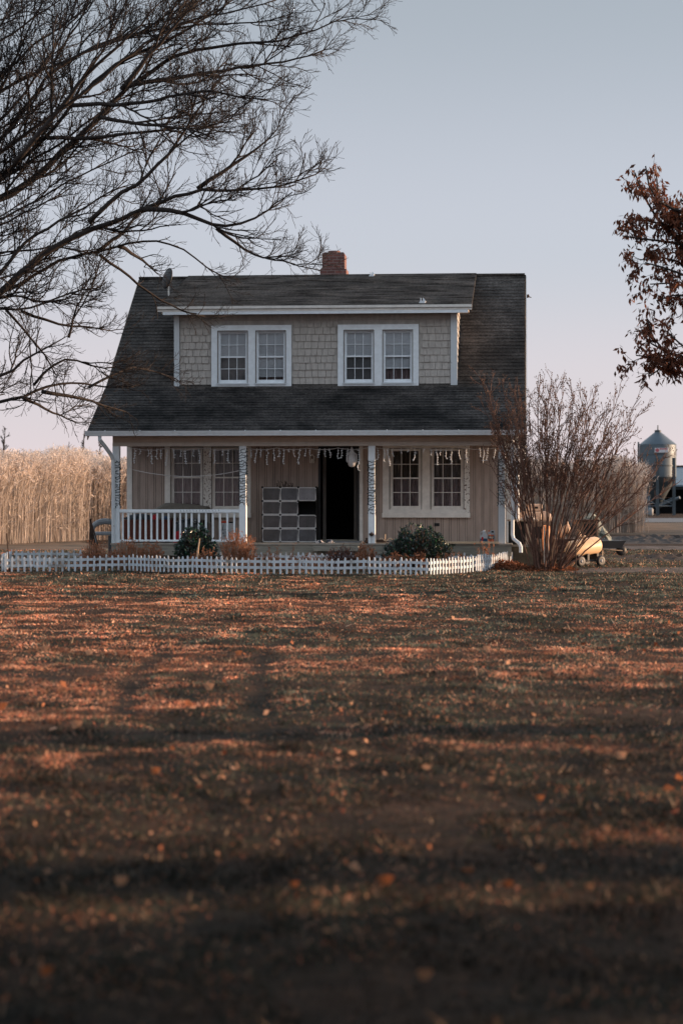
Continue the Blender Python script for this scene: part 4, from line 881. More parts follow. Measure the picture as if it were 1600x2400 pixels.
def left_tree():
    r = np.random.default_rng(5); TY = 41.0; tx = -10.2; e_ = empty('bare_tree', (tx, TY, 0), 0, 'large bare tree spreading fine dark branches from the left over the sky and roof', 'tree'); tr = np.array([tx, TY, 0.0])
    tw = Twigs(); fine = Twigs(); limbs = MB()
    for li, (cf, pts, wpx) in enumerate(LIMBS):
        px = [cf(*p) for p in pts]; start_left = px[0][0] < 12
        dep = r.uniform(-2.6, 3.2); n0 = len(px); P = []
        L = 0
        for k, (x, y) in enumerate(px):
            t = k / (n0 - 1); Yd = TY + dep * (min(1, (x + 300) / 900)) 
            if li in (40, 33, 34, 36, 41, 28): Yd = TY + 1.2 + 1.6 * t
            P.append(np.array(at(x, y, Yd)))
        P = np.array(P) - tr
        if start_left:
            d0 = P[0] - P[1]; s = (0.0 - P[0][0]) / (d0[0] - 1e-6) if d0[0] < -1e-3 else 1; s = max(0, min(s, 12)); z = P[0][2] + d0[2] * s * .8
            z = min(max(z, 1.8 + li * .04), P[0][2] + .5); base = np.array([0, 0, z]); mid = (base + P[0]) / 2 + np.array([0, 0, .12]); P = np.vstack([base, mid, P])
        n = max(8, int(np.linalg.norm(np.diff(P, axis=0), axis=1).sum() / .28)); P[-1] = P[-2] + (P[-1] - P[-2]) * .55; Q = resample(P, n)
        Q[1:-1] += r.normal(size=(n - 2, 3)) * .012
        w0 = wpx / 2 / F * TY * 2.4; R = np.linspace(w0, .013, n)
        if start_left: R[:3] *= 1.25
        limbs.tube(Q, R, 7)
        lv = [(.95, 1.9, .5, 9, .015, 5, .04, .13, .15), (.20, 1.25, .7, 7, .0095, 4, .05, .17, .04), (.125, .66, .7, 5, .0066, 3, .06, .2, .1), (.10, .32, .7, 4, .0050, 3, .05, .22, .1)]
        spawn(fine, Q, R, r, [(.5, .9, .7, 7, .0085, 4, .05, .17, .3), (.2, .45, .7, 5, .0062, 3, .06, .2, .2), (.14, .22, .7, 4, .0048, 3, .05, .22, .2)] if li in (26, 28, 40, 33, 34, 41, 30) else lv, 0)
        # bushy tip
        for _ in range(4):
            d = side_dir(unit(Q[-1] - Q[-3]), r, .35); B = branch_from(Q[-1 - r.integers(0, 3)], d, r.uniform(.3, .7), 6, r, .05, .14); q = np.linspace(.011, .005, 6); fine.add(B, q, 4); spawn(fine, B, q, r, lv[2:], 0)
    limbs.tube([(0, 0, -.1), (.03, 0, .5), (0, .02, 2.5), (.1, 0, 5.5), (.0, .1, 8.5), (.3, 0, 12), (.2, 0, 15)], [.52, .40, .36, .33, .26, .16, .04], 14)
    limbs.build('trunk', M['bark'], e_, True)
    o = fine.build('branches', M['twig'], e_); print('fine verts', len(o.data.vertices))
left_tree()

# ---- oak with brown leaves at right
M['oakleaf'] = translucent(mat('russet_oak_leaf', (0.12, 0.042, 0.022), 0.7, 0.4, 3, attr=True), .3)
def oak(loc, limbs_px=None, seed=1, label=None, group=None, leafy=3.0):
    r = np.random.default_rng(seed); e_ = empty('oak_tree', loc, 0, label, 'tree', group); b = MB(); fine = Twigs(); tr = np.array(loc, float)
    b.tube([(0, 0, -.1), (0, 0, 1), (.05, .05, 3), (0, 0, 6), (.1, 0, 9), (0, 0, 11)], [.36, .28, .24, .18, .09, .03], 12); CC = []; DD = []
    chains = []
    for pts in (limbs_px or []):
        P = np.array([np.array(at(x, y, loc[1] + dy)) for x, y, dy in pts]) - tr; P = np.vstack([[0, 0, max(1.8, P[0][2] - .15 * abs(P[0][0]))], P]); chains.append((resample(P, 14), .07))
    for k in range(26):
        z = r.uniform(2.2, 9.5); az = r.uniform(0, 6.28)
        if limbs_px and math.cos(az) < .15: continue     # the side towards the frame is traced
        L = (4.2 - abs(z - 4.5) * .45) * r.uniform(.8, 1.1); P = branch_from((0, 0, z), (math.cos(az), math.sin(az), .35), max(1.0, L), 10, r, .02, .1); chains.append((P, .06))
    for P, w0 in chains:
        R = np.linspace(w0, .012, len(P)); b.tube(P, R, 6)
        lv = [(.26, .55, .8, 5, .006, 4, .04, .16, .22)]; sub = Twigs(); spawn(sub, P, R, r, lv, 0)
        for lst in sub.g.values():
            for Q, q in lst:
                fine.add(Q, q, 4)
                for _ in range(4):
                    i = r.integers(1, len(Q)); B = branch_from(Q[i], side_dir(unit(Q[i] - Q[i - 1]), r, .7), r.uniform(.18, .4), 4, r, .05, .2); fine.add(B, np.linspace(.005, .003, 4), 3)
                    for t in B[1:]:
                        m = r.integers(2, 6)
                        for _2 in range(int(m * leafy / 3 + .5)): CC.append(t + r.normal(size=3) * .03); DD.append(r.normal(size=3) * .55 + np.array([0, 0, -.85]))
        
    b.build('trunk', M['bark'], e_, True); fine.build('twigs', M['bark'], e_)
    CC = np.array(CC); DD = np.array(DD); n = len(CC); V = leafquads(CC, DD, r.uniform(.09, .15, n), r.uniform(.035, .06, n), r)
    tone = np.stack([r.uniform(.6, 1.7, n)] * 3, 1) * np.array([1, 1, 1]); fast('leaves', V, 4, M['oakleaf'], e_, tone); print('oak leaves', n)
    return e_
OL = [[(1720, 1050, 0), (1640, 980, -.3), (1600, 950, -.3), (1560, 500 + 50, -.2)][:0]]
c8 = lambda x, y: (1400 + x / 3.36, 300 + y / 3.36)
def c8l(*p): return [(*c8(x, y), d) for x, y, d in p]
OAKL = [c8l((900, 1180, .6), (672, 940, .2), (600, 870, 0), (540, 790, 0), (470, 740, -.2), (400, 620, -.3), (330, 560, -.3), (300, 440, -.3), (290, 350, -.3)),
        c8l((672, 940, .2), (600, 880, 0), (480, 880, 0), (330, 885, -.3), (230, 870, -.5), (195, 850, -.5)),
        c8l((540, 790, 0), (440, 700, .2), (330, 700, .3), (230, 715, .4)),
        c8l((500, 760, 0), (480, 640, 0), (460, 560, .3), (462, 380, .3)),
        c8l((400, 620, -.3), (385, 480, -.3), (375, 300, -.2)),
        c8l((900, 1300, -.5), (700, 1150, -.6), (600, 1080, -.6), (500, 1100, -.6), (400, 1120, -.6), (370, 1060, -.6)),
        c8l((900, 1350, .5), (700, 1220, .6), (560, 1200, .6), (450, 1210, .6), (410, 1230, .6)),
        c8l((900, 1400, 0), (720, 1290, 0), (600, 1280, 0), (500, 1300, 0), (460, 1360, 0)),
        c8l((900, 1500, .4), (680, 1000, .4), (560, 960, .4), (470, 990, .4), (330, 1040, .4)),
        c8l((900, 1950, .2), (700, 1870, 0), (560, 1830, 0), (450, 1790, 0), (390, 1750, 0), (300, 1790, 0)),
        c8l((560, 1830, 0), (480, 1840, .2), (430, 1920, .2), (400, 1960, .2)),
        c8l((450, 1790, 0), (410, 1700, 0), (400, 1620, 0), (385, 1500, 0)),
        c8l((430, 1770, 0), (370, 1680, .2), (330, 1600, .2)),
        c8l((850, 1850, -.4), (700, 1760, -.5), (600, 1680, -.5), (540, 1600, -.5)),
        c8l((900, 2050, .5), (760, 1960, .6), (650, 1880, .6), (560, 1900, .6)),
        c8l((900, 700, .3), (760, 640, .2), (672, 600, .2), (650, 560, .2)),
        c8l((900, 950, .3), (720, 760, .2), (640, 700, .2), (590, 640, .2))]
oak((at(1600, 0, 36).x + 3.6, 36.0, 0), OAKL, 3, 'oak tree holding russet brown leaves at the right edge of the picture', leafy=3.4)
# added trees and one pole out of frame: their shadows stripe the foreground
M['wood'] = mat('added_pole_grey_wood', (.12, .10, .085), .9, .2, 8)

# ---- multi stem shrub at the right of the porch
M['shrubbark'] = mat('reddish_shrub_bark', (0.12, 0.062, 0.045), 0.8, 0.3, 10)
M['bud'] = translucent(mat('brown_seed_pod', (0.12, 0.075, 0.055), 0.8, 0.35, 5), .25)
def shrub():
    r = np.random.default_rng(21); base = np.array([(1275 - 800) / F * 44.9, 44.9, 0.0]); e_ = empty('crape_myrtle', base, 0, 'tall leafless many stemmed shrub fanning out by the right end of the porch', 'shrub'); tw = Twigs(); C = []; D = []
    tips = []
    for k in range(40):
        px = 1326 + (k / 39 - .5) * 375 + r.normal() * 8; q = abs(px - 1310) / 190; top = 915 + 175 * q ** 2.4 + r.uniform(-25, 60); dy = r.uniform(-1.1, .9) * (1 - .5 * min(q, 1))
        tips.append((min(px, 1500), top, dy))
    tips += [(1128, 885, -.2), (1150, 900, -.3), (1175, 890, 0), (1205, 905, .1), (1500, 930, .2), (1520, 960, 0), (1560, 1060, .1), (1540, 1100, .2), (1590, 1130, 0), (1135, 960, -.2), (1455, 905, .3)]
    for (px, py, dy) in tips:
        T = np.array(at(px, py, base[1] + dy)) - base; b0 = np.array([np.clip(T[0] * .14 + r.normal() * .05, -.30, .30), r.normal() * .12, -.03]); n = 16; t = np.linspace(0, 1, n)[:, None]
        mid = b0 * .45 + T * .55; mid[0] = b0[0] + (T[0] - b0[0]) * r.uniform(.30, .55); mid[2] = T[2] * r.uniform(.40, .52)
        P = (1 - t) ** 2 * b0 + 2 * t * (1 - t) * mid + t ** 2 * T; P[1:-1] += np.cumsum(r.normal(size=(n - 2, 3)) * .020, axis=0)
        w = r.uniform(.009, .022); R = np.linspace(w, .006, n); tw.add(P, R, 6); Dn = unit(np.gradient(P, axis=0))
        s_ = Twigs(); spawn(s_, P, R, r, [(.10, .85, .55, 6, .0050, 4, .08, .16, .40)], 0)
        for lst in s_.g.values():
            for Q, q in lst:
                tw.add(Q, q, 4); s2 = Twigs(); spawn(s2, Q, q, r, [(.13, .28, .6, 4, .0038, 3, .06, .2, .3)], 0)
                for l2 in s2.g.values():
                    for Q2, q2 in l2:
                        tw.add(Q2, q2, 3)
                        if Q2[-1][2] > 2.1 + r.uniform(-.3, .3) * 1:
                            for t_ in Q2[1:]:
                                for _ in range(r.integers(1, 3)): C.append(t_ + r.normal(size=3) * .012); D.append(r.normal(size=3) * .6 + np.array([0, 0, .5]))
    tw.build('stems', M['shrubbark'], e_); C = np.array(C); V = leafquads(C, np.array(D), r.uniform(.025, .06, len(C)), r.uniform(.016, .03, len(C)), r); fast('seed_pods', V, 4, M['bud'], e_); print('pods', len(C))
shrub()
# ---- evergreen shrubs by the porch
M['glossleaf'] = mat('glossy_dark_green_leaf', (0.018, 0.036, 0.030), 0.32, 0.4, 5, spec=0.6, attr=True)
def evergreen(pxc, pybase, pytop, wpx, Y, label, seed, bright):
    r = np.random.default_rng(seed); c = at(pxc, 1160, Y); zt_ = at(pxc, pytop, Y).z; rx = wpx / 2 / F * Y; e_ = empty('evergreen_shrub', (c.x, Y, 0), 0, label, 'shrub', None); tw = Twigs(); C = []; D = []
    for k in range(330):
        th = r.uniform(0, 6.283); ph = math.acos(r.uniform(-.15, 1)); rr_ = r.uniform(.72, 1.0) * (1 + .13 * math.sin(3 * th + seed) + .1 * math.sin(5 * ph + 2 * th)); d = np.array([math.sin(ph) * math.cos(th), math.sin(ph) * math.sin(th), math.cos(ph)])
        p = np.array([rx * d[0] * rr_, rx * .8 * d[1] * rr_, max(.06, zt_ * .42 + zt_ * .58 * d[2] * rr_)]); b0 = np.array([p[0] * .15, p[1] * .15, .03])
        mid = (p + b0) / 2 + r.normal(size=3) * .04; t = np.linspace(0, 1, 6)[:, None]; P = (1 - t) ** 2 * b0 + 2 * t * (1 - t) * mid + t ** 2 * p; tw.add(P, np.linspace(.010, .004, 6), 4)
        for _ in range(13): C.append(p + r.normal(size=3) * .022); D.append(unit(r.normal(size=3)) * .8 + d * .6 + np.array([0, 0, .15]))
        for _ in range(7): C.append(P[4] + r.normal(size=3) * .04); D.append(r.normal(size=3) + d * .3)
    tw.build('stems', M['shrubbark'], e_); C = np.array(C); n = len(C); V = leafquads(C, np.array(D), r.uniform(.05, .085, n), r.uniform(.022, .034, n), r); g = r.uniform(.6, 1.6, n); tone = np.stack([g * (1 + (r.random(n) < bright) * 2.2), g * (1 + (r.random(n) < bright) * 1.6), g], 1)
    fast('leaves', V, 4, M['glossleaf'], e_, tone)
evergreen(983, 1312, 1238, 150, 45.3, 'wide dark green glossy shrub in front of the pair of windows', 31, .12)
evergreen(457, 1310, 1239, 88, 45.4, 'smaller dark green glossy shrub in front of the porch railing', 32, .15)
# ---- dry bed plants
M['dryleaf'] = translucent(mat('orange_dry_leaf', (0.36, 0.15, 0.08), 0.8, 0.4, 6, attr=True), .35)
M['drystem'] = mat('tan_dry_stem', (0.30, 0.16, 0.10), 0.85, 0.3, 8)
M['purpletwig'] = mat('purple_brown_twig', (0.10, 0.055, 0.05), 0.85, 0.3, 8)
def dry(pxc, pytop, wpx, Y, label, seed, stems=70, leaf=8, lsz=(.02, .04), sm='drystem', dx=.0, base_w=.55, name='dry_shrub', cat='shrub', group='dry plants in the bed before the porch'):
    r = np.random.default_rng(seed); c = at(pxc, 1160, Y); zt_ = max(.12, at(pxc, pytop, Y).z); rx = wpx / 2 / F * Y; e_ = empty(name, (c.x, Y, 0), 0, label, cat, group); tw = Twigs(); C = []; D = []
    for k in range(stems):
        a = r.uniform(-1, 1); q = r.uniform(-1, 1) * .6; hgt = zt_ * (1 - .35 * a * a) * r.uniform(.7, 1.05); b0 = np.array([a * rx * base_w + r.normal() * .02, q * rx * .5, -.02]); tip = np.array([a * rx * 1.0 + dx * hgt + r.normal() * .03, q * rx, hgt])
        t = np.linspace(0, 1, 6)[:, None]; mid = (b0 + tip) / 2 + r.normal(size=3) * .03; P = (1 - t) ** 2 * b0 + 2 * t * (1 - t) * mid + t ** 2 * tip; tw.add(P, np.linspace(.006, .003, 6), 3)
        for _ in range(3):
            i = r.integers(2, 6); B = branch_from(P[i], side_dir(unit(P[i] - P[i - 1]), r, .6), hgt * r.uniform(.12, .3), 4, r, .1, .15); tw.add(B, np.linspace(.004, .0025, 4), 3)
            for _2 in range(leaf): C.append(B[r.integers(1, 4)] + r.normal(size=3) * .01); D.append(r.normal(size=3) * .7 + np.array([0, 0, .3]))
    tw.build('stems', M[sm], e_)
    if C:
        C = np.array(C); n = len(C); V = leafquads(C, np.array(D), r.uniform(*lsz, n), r.uniform(lsz[0] * .6, lsz[1] * .6, n), r); g = r.uniform(.4, 1.5, n); fast('leaves', V, 4, M['dryleaf'], e_, np.stack([g, g, g], 1))
    return e_
dry(225, 1278, 75, 45.0, 'low russet dry shrub below the folded black frame at the left', 41, 80, 7)
dry(300, 1274, 80, 45.1, 'orange dry shrub under the left end of the porch railing', 42, 90, 8)
dry(350, 1275, 60, 45.2, 'brown and orange dry shrub between the left porch post and the small evergreen', 43, 80, 8)
dry(560, 1258, 78, 45.1, 'bright orange dry shrub in front of the post at the end of the railing', 44, 110, 9)
dry(478, 1290, 60, 44.6, 'low tan dead leaves in front of the small evergreen shrub', 45, 30, 5, (.03, .06))
dry(632, 1282, 22, 44.9, 'few upright pale orange stalks below the left column of cubes', 46, 8, 2)
dry(652, 1278, 16, 44.8, 'pair of upright pale stalks below the middle column of cubes', 47, 7, 2)
dry(677, 1274, 16, 44.8, 'slanting tall dry stalk below the right column of cubes', 48, 5, 2, dx=.25)
dry(800, 1284, 66, 45.2, 'dense purplish twiggy shrub below the doorway', 49, 130, 1, sm='purpletwig')
dry(857, 1282, 44, 45.0, 'orange dry grass clump right of the purplish twiggy shrub', 50, 80, 7)
dry(620, 1305, 120, 44.6, 'low red brown dry stems below the storage cubes', 51, 70, 4, (.02, .05))
dry(722, 1304, 100, 44.6, 'low red brown dry stems left of the purplish twiggy shrub', 52, 60, 4, (.02, .05))
dry(930, 1300, 70, 44.7, 'scattered orange leaves below the left side of the wide evergreen', 53, 50, 6, (.03, .06))
dry(985, 1300, 20, 44.3, 'bright red orange leaf cluster in front of the wide evergreen', 54, 16, 8, (.04, .08))
dry(1132, 1268, 22, 45.0, 'tall thin dry stalk with curled leaves before the blue liquid jug', 55, 6, 5, (.03, .05))
dry(1147, 1270, 26, 45.1, 'second tall dry stalk, right of the one before the blue liquid jug', 56, 8, 5, (.03, .05))
dry(1060, 1300, 100, 44.8, 'low dry stems right of the wide evergreen', 57, 60, 4, (.02, .05))
b = MB(); b.tube([at(462, 1330, 44.2), at(464, 1290, 44.3), at(468, 1262, 44.4)], [.022, .02, .014], 7); tag(b.build('dead_stalk', mat('pale_dead_wood', (.42, .28, .18), .8, .2), None), 'thick pale dead stalk leaning in front of the small evergreen shrub', 'stalk')
# leaf and twig pile right of the fence
def pile(px0, px1, Y, hgt, n, seed, label):
    r = np.random.default_rng(seed); x0, x1 = at(px0, 0, Y).x, at(px1, 0, Y).x; X = r.uniform(x0, x1, n); t = (X - x0) / (x1 - x0); q = r.normal(size=n) * .35; Z = hgt * np.sin(t * np.pi) ** .7 * np.exp(-(q / .5) ** 2) * r.uniform(.2, 1, n); C = np.stack([X, Y + q, Z + .01], 1); D = r.normal(size=(n, 3)); D[:, 2] *= .5
    V = leafquads(C, D, r.uniform(.04, .1, n), r.uniform(.02, .05, n), r); g = r.uniform(.12, .8, n); o = fast('leaf_pile', V, 4, M['dryleaf'], None, np.stack([g, g * .9, g * .85], 1)); tag(o, label, 'leaves', None, 'stuff')
pile(1105, 1240, 45.4, .22, 2600, 61, 'brown leaf litter heaped at the fence corner and the foot of the shrub')
pile(1225, 1345, 45.2, .14, 1800, 62, 'brown leaf litter round the base of the tall many stemmed shrub')

# ================================================================ REEDS
M['reed'] = translucent(mat('tan_reed_stalk', (0.56, 0.475, 0.415), 0.8, 0.15, 1.5, attr=True), .3)
def reeds():
    r = np.random.default_rng(71); segs = [((-24, 50), (-14.2, 61), 2200), ((-14.2, 61), (-9.3, 75), 17000), ((-9.3, 75), (-2, 82), 11000), ((-2, 82), (6.0, 87), 1500), ((6.0, 87), (13.1, 90), 9000), ((13.1, 90), (17.5, 125), 5000)]
    C = []; 
    for (a, b_, n) in segs:
        a, b_ = np.array(a, float), np.array(b_, float); d = unit(b_ - a); nr = np.array([-d[1], d[0]]); 
        t = r.random(n)[:, None]; dep = (r.random(n) ** 1.6 * 6.0)[:, None]; C.append(a + (b_ - a) * t + nr * dep + r.normal(size=(n, 2)) * .12)
    C = np.concatenate(C); n = len(C); h = 3.0 * r.uniform(.80, 1.07, n) * (1 + .05 * np.sin(C[:, 0] * 1.7) + .04 * np.sin(C[:, 0] * 4.3)); lean = r.normal(size=(n, 2)) * .19; ax = unit(np.c_[r.normal(size=(n, 2)), np.zeros(n)])
    wd = r.uniform(.010, .018, n); V = []
    B = np.c_[C, np.zeros(n) - .05]; Mi = B + np.c_[lean * .35 + r.normal(size=(n, 2)) * .03, h * .5]; T = B + np.c_[lean * 1.2 + r.normal(size=(n, 2)) * .05, h * .91]; E = T + np.c_[r.normal(size=(n, 2)) * .16, h * .09]
    def ribbon(P, Q, w0, w1): return np.stack([P - ax * w0[:, None], P + ax * w0[:, None], Q + ax * w1[:, None], Q - ax * w1[:, None]], 1)
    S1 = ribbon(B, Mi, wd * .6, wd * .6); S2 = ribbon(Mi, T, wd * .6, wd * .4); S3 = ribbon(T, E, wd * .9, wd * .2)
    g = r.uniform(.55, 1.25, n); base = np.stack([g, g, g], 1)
    # drooping leaves and feathery heads
    k = 3; ii = np.repeat(np.arange(n), k); z = r.uniform(.15, .85, len(ii)); P = B[ii] + (T[ii] - B[ii]) * z[:, None]; dr = np.c_[r.normal(size=(len(ii), 2)) * .16, r.uniform(.0, .35, len(ii))]; ax2 = unit(np.cross(dr, r.normal(size=(len(ii), 3)))); w2 = r.uniform(.008, .018, len(ii))[:, None]
    S4 = np.stack([P, P + dr * .5 + ax2 * w2, P + dr, P + dr * .5 - ax2 * w2], 1); g4 = g[ii] * r.uniform(.7, 1.15, len(ii))
    k = 8; jj = np.repeat(np.arange(n), k); P = T[jj] + (E[jj] - T[jj]) * r.uniform(-.6, 1, len(jj))[:, None]; dr = np.c_[r.normal(size=(len(jj), 2)) * .09, r.uniform(-.04, .16, len(jj))]; ax3 = unit(np.cross(dr, r.normal(size=(len(jj), 3)))); w3 = r.uniform(.006, .016, len(jj))[:, None]
    S5 = np.stack([P, P + dr * .5 + ax3 * w3, P + dr, P + dr * .5 - ax3 * w3], 1); g5 = g[jj] * 1.25
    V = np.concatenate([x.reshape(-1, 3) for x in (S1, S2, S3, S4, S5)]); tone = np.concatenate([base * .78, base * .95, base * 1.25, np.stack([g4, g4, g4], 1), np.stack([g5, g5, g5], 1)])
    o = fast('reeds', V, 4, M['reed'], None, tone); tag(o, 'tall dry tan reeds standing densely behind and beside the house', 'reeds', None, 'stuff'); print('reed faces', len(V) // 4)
reeds()

# ================================================================ GROUND
def groundmat():
    m = bpy.data.materials.new('grass_and_soil'); m.use_nodes = True; n = m.node_tree; b = n.nodes['Principled BSDF']; t = n.nodes.new('ShaderNodeTexCoord')
    def nz(s, d=8, r_=.65):
        x = n.nodes.new('ShaderNodeTexNoise'); x.inputs['Scale'].default_value = s; x.inputs['Detail'].default_value = d; x.inputs['Roughness'].default_value = r_; n.links.new(t.outputs['Object'], x.inputs[0]); return x
    a = nz(.35); c = nz(9.0); cr = n.nodes.new('ShaderNodeValToRGB'); cr.color_ramp.elements[0].position = .38; cr.color_ramp.elements[0].color = (.022, .021, .016, 1); cr.color_ramp.elements[1].position = .62; cr.color_ramp.elements[1].color = (.07, .040, .027, 1)
    n.links.new(a.outputs[0], cr.inputs[0]); c2_ = n.nodes.new('ShaderNodeValToRGB'); c2_.color_ramp.elements[0].position = .3; c2_.color_ramp.elements[0].color = (.35, .35, .35, 1); c2_.color_ramp.elements[1].position = .72; c2_.color_ramp.elements[1].color = (1.7, 1.5, 1.3, 1); n.links.new(c.outputs[0], c2_.inputs[0])
    mx = n.nodes.new('ShaderNodeMix'); mx.data_type = 'RGBA'; mx.blend_type = 'MULTIPLY'; mx.inputs[0].default_value = 1; n.links.new(cr.outputs[0], mx.inputs[6]); n.links.new(c2_.outputs[0], mx.inputs[7]); n.links.new(mx.outputs[2], b.inputs['Base Color']); b.inputs['Roughness'].default_value = .95; b.inputs['Specular IOR Level'].default_value = .1
    bp = n.nodes.new('ShaderNodeBump'); bp.inputs['Strength'].default_value = .9; bp.inputs['Distance'].default_value = .05; n.links.new(c.outputs[0], bp.inputs['Height']); n.links.new(bp.outputs[0], b.inputs['Normal']); return m
M['ground'] = groundmat()
M['gravel'] = mat('brown_gravel_track', (.055, .038, .03), .95, .5, 2.2, .8, 40, col2=(.17, .125, .105), thr=(.45, .68))
M['soil'] = mat('dark_turned_soil', (.035, .024, .019), .95, .5, 3, .9, 12)
M['drygrass'] = mat('dry_field_grass', (.17, .11, .07), .95, scale=.6, col2=(.06, .05, .035), thr=(.45, .62), bump=.5, bscale=30)
def patch(name, pts, z, m, jit=.25, seed=0, sub=14):
    r = random.Random(seed); out = []
    for (x0, y0), (x1, y1) in zip(pts, pts[1:] + pts[:1]):
        for k in range(sub): t = k / sub; out.append((x0 + (x1 - x0) * t + r.uniform(-jit, jit), y0 + (y1 - y0) * t + r.uniform(-jit, jit), z))
    b = MB(); b.add(out, [tuple(range(len(out)))]); return tag(b.build(name, m, None), kind='structure')
patch('driveway', [(4.7, 43.6), (26, 42.0), (26, 46.6), (9, 47.2), (5.5, 46.4)], .004, M['gravel'], .22, 1)
patch('track', [(7.6, 62), (40, 60), (40, 66), (7.6, 66.5)], .004, M['gravel'], .4, 2)
patch('far_field', [(8, 86), (60, 80), (60, 122), (8, 122)], .004, M['drygrass'], .5, 3)
patch('road', [(-80, 124), (140, 124), (140, 146), (-80, 146)], .008, mat('asphalt_road', (.12, .125, .13), .9, .15, 2), .2, 4)
patch('side_yard', [(-16, 49), (-6.5, 47.5), (-6.2, 60), (-9.4, 74), (-14, 60)], .004, M['drygrass'], .4, 5)
# turned soil berm at the right
def berm(x0, x1, y0, y1, hgt, seed):
    r = np.random.default_rng(seed); nx, ny = 160, 26; X = np.linspace(x0, x1, nx); Y = np.linspace(y0, y1, ny); GX, GY = np.meshgrid(X, Y, indexing='ij'); t = (GY - y0) / (y1 - y0); s = np.clip(np.minimum((GX - x0), (x1 - GX)) / 2.0, 0, 1)
    Z = hgt * np.sin(np.pi * t) * s * (.7 + .3 * np.sin(GX * .9) * np.cos(GX * .37 + 1)) + r.normal(size=GX.shape) * .045 * s * np.sin(np.pi * t); Z[:, 0] = Z[:, -1] = -.02
    b = MB(); b.add(np.stack([GX, GY, Z], -1).reshape(-1, 3), [(i * ny + j, (i + 1) * ny + j, (i + 1) * ny + j + 1, i * ny + j + 1) for i in range(nx - 1) for j in range(ny - 1)]); tag(b.build('soil_berm', M['soil'], None), kind='structure')
berm(9.5, 34, 69, 82, .22, 81)
berm(6.6, 30, 50.5, 57, .06, 82)

# ---- lawn of blades
def vnoise(X, Y, s, seed):
    r = np.random.default_rng(seed); G = r.random((128, 128)); x = X / s + 40; y = Y / s + 40; xi = np.floor(x).astype(int); yi = np.floor(y).astype(int); fx = x - xi; fy = y - yi; fx = fx * fx * (3 - 2 * fx); fy = fy * fy * (3 - 2 * fy); g = lambda i, j: G[i % 128, j % 128]
    return (g(xi, yi) * (1 - fx) + g(xi + 1, yi) * fx) * (1 - fy) + (g(xi, yi + 1) * (1 - fx) + g(xi + 1, yi + 1) * fx) * fy
RUTS = [[(700, 1488), (655, 1505), (620, 1530), (606, 1560), (603, 1610), (604, 1660), (600, 1720)], [(400, 1520), (330, 1560), (300, 1610), (285, 1680)]]
RW_ = [np.array([[gp(x, y).x, gp(x, y).y] for x, y in R_]) for R_ in RUTS]
def rutdist(X, Y):
    d = np.full(X.shape, 9.0)
    for R_ in RW_:
        for a, b_ in zip(R_[:-1], R_[1:]):
            ab = b_ - a; t = np.clip(((X - a[0]) * ab[0] + (Y - a[1]) * ab[1]) / (ab @ ab), 0, 1); d = np.minimum(d, np.hypot(X - a[0] - ab[0] * t, Y - a[1] - ab[1] * t))
    return d
def lawnz(X, Y):
    z = (vnoise(X, Y, 1.9, 21) - .5) * .055 + (vnoise(X, Y, .62, 22) - .5) * .036 + (vnoise(X, Y, .23, 23) - .5) * .024
    rut = np.exp(-(rutdist(X, Y) / .13) ** 2) * .014
    edge = np.clip((44.2 - Y) / 3.0, 0, 1) * np.clip((11.5 - np.abs(X)) / 3.0, 0, 1) * np.clip((Y + 2) / 4, 0, 1)
    return (z - rut) * edge
def ground():
    X = np.r_[-900, -300, -100, -40, -20, np.arange(-12, 12.01, .11), 20, 40, 100, 300, 900]; Y = np.r_[-60, -20, -8, np.arange(-3, 4, .5), np.arange(4, 20, .10), np.arange(20, 45.01, .16), 47, 55, 70, 100, 160, 300, 800, 2200]
    GX, GY = np.meshgrid(X, Y, indexing='ij'); Z = lawnz(GX, GY); V = np.stack([GX, GY, Z], -1).reshape(-1, 3).astype(np.float32); nx, ny = len(X), len(Y); I, J = np.meshgrid(np.arange(nx - 1), np.arange(ny - 1), indexing='ij'); I = I.ravel(); J = J.ravel()
    Q = np.stack([I * ny + J, (I + 1) * ny + J, (I + 1) * ny + J + 1, I * ny + J + 1], 1).astype(np.int32)
    me = bpy.data.meshes.new('ground'); me.vertices.add(len(V)); me.vertices.foreach_set('co', V.ravel()); me.loops.add(Q.size); me.loops.foreach_set('vertex_index', Q.ravel()); me.polygons.add(len(Q)); me.polygons.foreach_set('loop_start', np.arange(0, Q.size, 4, dtype=np.int32)); me.polygons.foreach_set('loop_total', np.full(len(Q), 4, np.int32)); me.polygons.foreach_set('use_smooth', np.ones(len(Q), bool)); me.update(calc_edges=True); me.materials.append(M['ground'])
    o = bpy.data.objects.new('ground', me); COL.objects.link(o); tag(o, kind='structure')
ground()
M['grass'] = translucent(mat('lawn_grass_blade', (1, 1, 1), .75, .0, 3, attr=True), .3)
